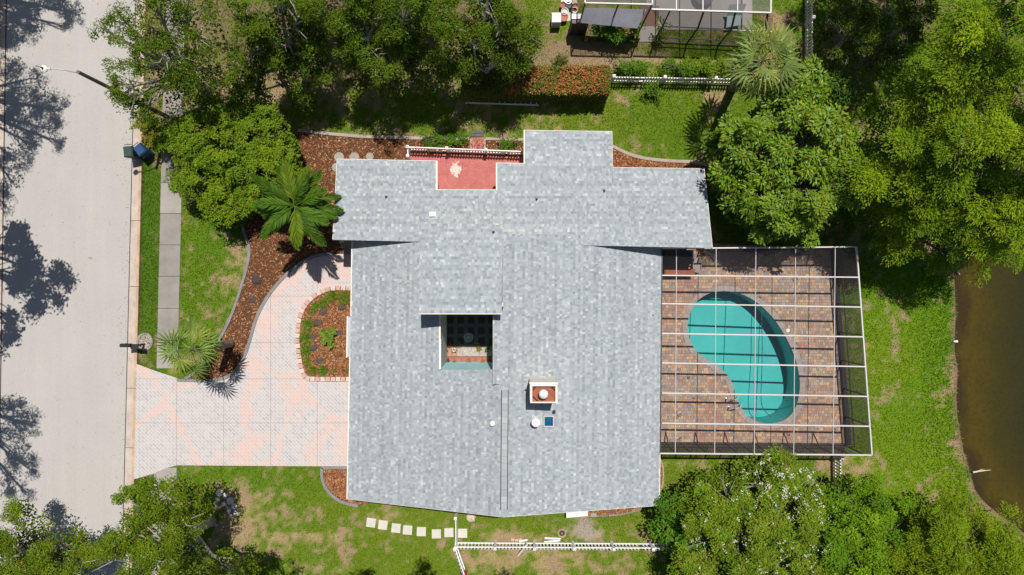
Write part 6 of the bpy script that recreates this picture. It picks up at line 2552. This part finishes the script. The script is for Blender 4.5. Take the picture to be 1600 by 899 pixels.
# raised screen bay to the left
ub = [(912, 4), (1018, 6.5)]
Zu = 3.9
a, b = NB(914, 5, Zu), NB(1019, 7.5, Zu)
for s, e in ((a, b), (a, a + Vector((0, 5, 0))), (b, b + Vector((0, 5, 0)))):
    m_ = MB()
    m_.beam(s, e, .06, .12)
    m_.build("bay_beam", M['frame'], ncage)
m_ = MB()
m_.face([tuple(a), tuple(b), tuple(b + Vector((0, 5, 0))), tuple(a + Vector((0, 5, 0)))])
m_.build("bay_screen", M['nscreen'], ncage)
m_ = MB()
for q in (a, a.lerp(b, .5), b):
    m_.beam((q.x, q.y, 0), (q.x, q.y, Zu - .05), .07, .07)
m_.build("bay_posts", M['dark_and_shaded'], ncage)
# house beyond, dark interior wall
m_ = MB()
a, b = W(905, -60), W(1240, -60)
m_.prism([(a.x, a.y), (b.x, b.y), (b.x, b.y + 8), (a.x, a.y + 8)], 0, 2.8)
nh = m_.build("neighbour_house", M['wall'], None, "neighbouring house wall just beyond the upper edge behind its enclosure", "house")
# lean-to of corrugated sheet
lt = thing("lean_to", W(955, 30), "grey corrugated metal lean-to roof attached to the neighbouring enclosure", "lean-to")
a0, b0, a1, b1 = NB(912, 12, 2.5), NB(1010, 15, 2.5), NB(905, 36, 2.0), NB(996, 45, 2.0)
m_ = MB()
nc = 44
for k in range(nc):
    t0, t1, tm = k / nc, (k + 1) / nc, (k + .5) / nc
    up = Vector((0, 0, .035))
    p0, p1, p2 = a0.lerp(b0, t0), a0.lerp(b0, tm) + up, a0.lerp(b0, t1)
    q0, q1, q2 = a1.lerp(b1, t0), a1.lerp(b1, tm) + up, a1.lerp(b1, t1)
    m_.face([q0, q1, p1, p0])
    m_.face([q1, q2, p2, p1])
m_.build("roof_sheet", M['corr'], lt)
for q in (a1, a1.lerp(b1, .5), b1):
    m_ = MB()
    m_.beam((q.x, q.y + .1, 0), (q.x, q.y + .1, 1.98), .08, .08)
    m_.build("post", M['dark_and_shaded'], lt)
m_ = MB()
m_.beam(a1 + Vector((0, .1, -.06)), b1 + Vector((0, .1, -.06)), .06, .1)
m_.build("front_rail", M['dark_and_shaded'], lt)
# low dark fence screen below the lean-to
m_ = MB()
a, b = W(908, 63.5), W(997, 67.5)
for k in range(30):
    c = a.lerp(b, (k + .5) / 30)
    m_.box((c.x, c.y, .35), (.09, .03, .7))
m_.beam(a + Vector((0, .03, .55)), b + Vector((0, .03, .55)), .04, .08)
m_.build("low_fence", M['dark_and_shaded'], None, "low dark fence panel between the bare soil and the metal lean-to", "fence")
# spa tub, shade sail, boxes, pots
p = W(1097, 2)
m_ = MB()
m_.lathe((p.x, p.y + .2, 0), [(.55, 0), (.6, .45), (.5, .47), (.45, .3)], 24)
m_.build("tub", M['tilegrey'], None, "dark round tub on the neighbour's patio at the upper edge", "tub")
um = thing("patio_chair", W(1140, 38), "pale blue canvas lounge chair on the neighbour's shaded patio", "chair")
p = W(1141, 38)
m_ = MB()
for (q0, q1, q2, q3) in (((-.35, -.35, .4), (.45, -.2, .4), (.5, .35, .42), (-.3, .3, .42)), ((-.3, .3, .42), (.5, .35, .42), (.6, .75, .95), (-.35, .7, .95))):
    m_.face([(p.x + k[0], p.y + k[1], k[2]) for k in (q0, q1, q2, q3)])
    m_.face([(p.x + k[0], p.y + k[1], k[2] - .03) for k in (q3, q2, q1, q0)])
m_.build("canvas_seat", M['umbrella'], um)
for dx, dy in ((-.3, -.3), (.4, -.15), (.45, .3), (-.25, .25)):
    m_ = MB()
    m_.tube([(p.x + dx, p.y + dy, .03), (p.x + dx, p.y + dy, .38)], [.02, .02], 6)
    m_.build("leg", M['frame'], um)
p = W(868, 38)
ac = thing("air_conditioner", p, "pale grey square air conditioner unit left of the neighbour's house", "air conditioner")
m_ = MB()
m_.box((p.x, p.y + .05, .42), (.5, .52, .84))
m_.build("casing", M['white'], ac)
m_ = MB()
m_.lathe((p.x, p.y + .05, .84), [(.2, 0), (.2, .03), (.05, .04)], 16)
m_.build("fan_grille", M['metal'], ac)
m_ = MB()
for k in range(6):
    m_.box((p.x, p.y - .215, .15 + k * .1), (.42, .02, .03))
m_.build("vent_slats", M['metal'], ac)
p = W(900, 48)
cb = thing("outdoor_cabinet", p, "tall dark cabinet with a white top beside the neighbour's lean-to", "cabinet")
m_ = MB()
m_.box((p.x, p.y, .85), (.75, .5, 1.7))
m_.build("body", M['dark_and_shaded'], cb)  # shade of the south side put into the body colour
m_ = MB()
m_.box((p.x - .12, p.y + .1, 1.74), (.55, .28, .07))
m_.build("top", M['white'], cb)
m_ = MB()
m_.box((p.x + .46, p.y - .1, .8), (.16, .25, 1.6))
m_.build("side_panel", M['tilegrey'], cb)
m_ = MB()
m_.prism(w2([(876, -10), (902, -10), (901, 30), (878, 36)]), -.05, .03)
m_.build("paved_corner", M['pale_stone'], kind='structure')
for k, (px_, py_, r, mt, lab) in enumerate(((898, 15, .2, 'terracotta', "terracotta pot among clutter by the neighbour's corner"), (887, 4, .22, 'metal', "grey bucket at the upper edge by the neighbour's corner"),
                                           (882, 22, .2, 'pale_stone', "pale round stone bowl above the air conditioner"), (880, 31, .22, 'terracotta', "low clay bowl between air conditioner and cabinet"),
                                           (888, 12, .18, 'tilegrey', "dark cylinder standing among the neighbour's pots"), (897, 20, .16, 'white', "small white tub beside the terracotta pot"), (879, 12, .17, 'brick', "small reddish pot left of the dark cylinder"))):
    p = W(px_, py_)
    m_ = MB()
    m_.lathe((p.x, p.y, .03), [(r * .75, 0), (r, .28), (r * 1.1, .3), (r * 1.1, .34), (r * .9, .34), (r * .85, .26)], 14)
    m_.build("pot", M[mt], None, lab, "pot", "pots by the neighbour's corner")

# ------------------------------------------------------------------ pond
wv = w2(POND)
me_pts = []
NX, NY = 90, 140
x0p, x1p = W(1470, 0).x, W(1470, 0).x + 130
y0p, y1p = -90, 60
gx = np.concatenate([np.linspace(x0p, x0p + 8, 60), np.linspace(x0p + 8.5, x1p, 20)])
gy = np.concatenate([np.linspace(y0p, -19, 12), np.linspace(-18.6, 19, 95), np.linspace(20, y1p, 12)])
X, Y = np.meshgrid(gx, gy)
V = np.stack([X.ravel(), Y.ravel(), np.full(X.size, -0.22)], 1)
ny, nx = X.shape
i = np.arange((ny - 1) * (nx - 1))
r0 = i // (nx - 1)
c0 = i % (nx - 1)
q = np.stack([r0 * nx + c0, r0 * nx + c0 + 1, (r0 + 1) * nx + c0 + 1, (r0 + 1) * nx + c0], 1)
ctrx = V[q].mean(1)[:, 0] / S + 800
ctry = 449.5 - V[q].mean(1)[:, 1] / S
me = bpy.data.meshes.new("pond")
me.from_pydata([tuple(v) for v in V], [], [tuple(int(k) for k in f) for f in q])
# distance from the bank -> shallow / deep water
pol = np.array(wv[:53])
D = np.full(len(V), 1e9)
for a, b in zip(pol[:-1], pol[1:]):
    ab = b - a
    t = np.clip(((V[:, :2] - a) @ ab) / (ab @ ab + 1e-9), 0, 1)
    D = np.minimum(D, np.linalg.norm(V[:, :2] - (a + t[:, None] * ab), axis=1))
at = me.attributes.new("shallow", 'FLOAT', 'POINT')
at.data.foreach_set("value", np.clip(0.78 - D / 5.0, 0, 1).astype(np.float32))
me.materials.append(M['pond'])
link("pond", me, kind='structure')
# drain pipe and white marker on the bank
dp_ = thing("pond_pipe", W(1525, 738), "white pipe, branch-shaped, from the bank into the brown pond, its yellow reflection modelled as a tube", "branch")
m_ = MB()
a, b = W(1519, 738), W(1552, 736)
m_.tube([(a.x, a.y, .05), (a.x + .35, a.y + .05, 0.0), (b.x, b.y, -.19)], [.055, .045, .012], 7)
m_.build("stem", M['pale_stone'], dp_)
m_ = MB()
m_.tube([(a.x + .15, a.y, .03), (a.x + .55, a.y + .14, -.05), (a.x + .8, a.y + .12, -.15)], [.035, .025, .01], 6)
m_.build("reflection_streak", plain("yellow_reflection", (.5, .36, .06), .8), dp_)  # yellow reflection of the pipe, modelled as a thin coloured tube
m_ = MB()
a = W(1490.5, 534)
m_.tube([(a.x, a.y, -.08), (a.x + .26, a.y, -.12)], [.07, .07], 10)
m_.build("drain_pipe", M['white'], None, "short white drain pipe end poking from the pond bank", "pipe")
m_ = MB()
a = W(1493, 421)
m_.tube([(a.x, a.y + .1, .0), (a.x + .3, a.y - .3, -.1)], [.05, .03], 7)
m_.build("driftwood", M['pale_bark'], None, "small grey driftwood stub on the bank below the conifer", "branch")
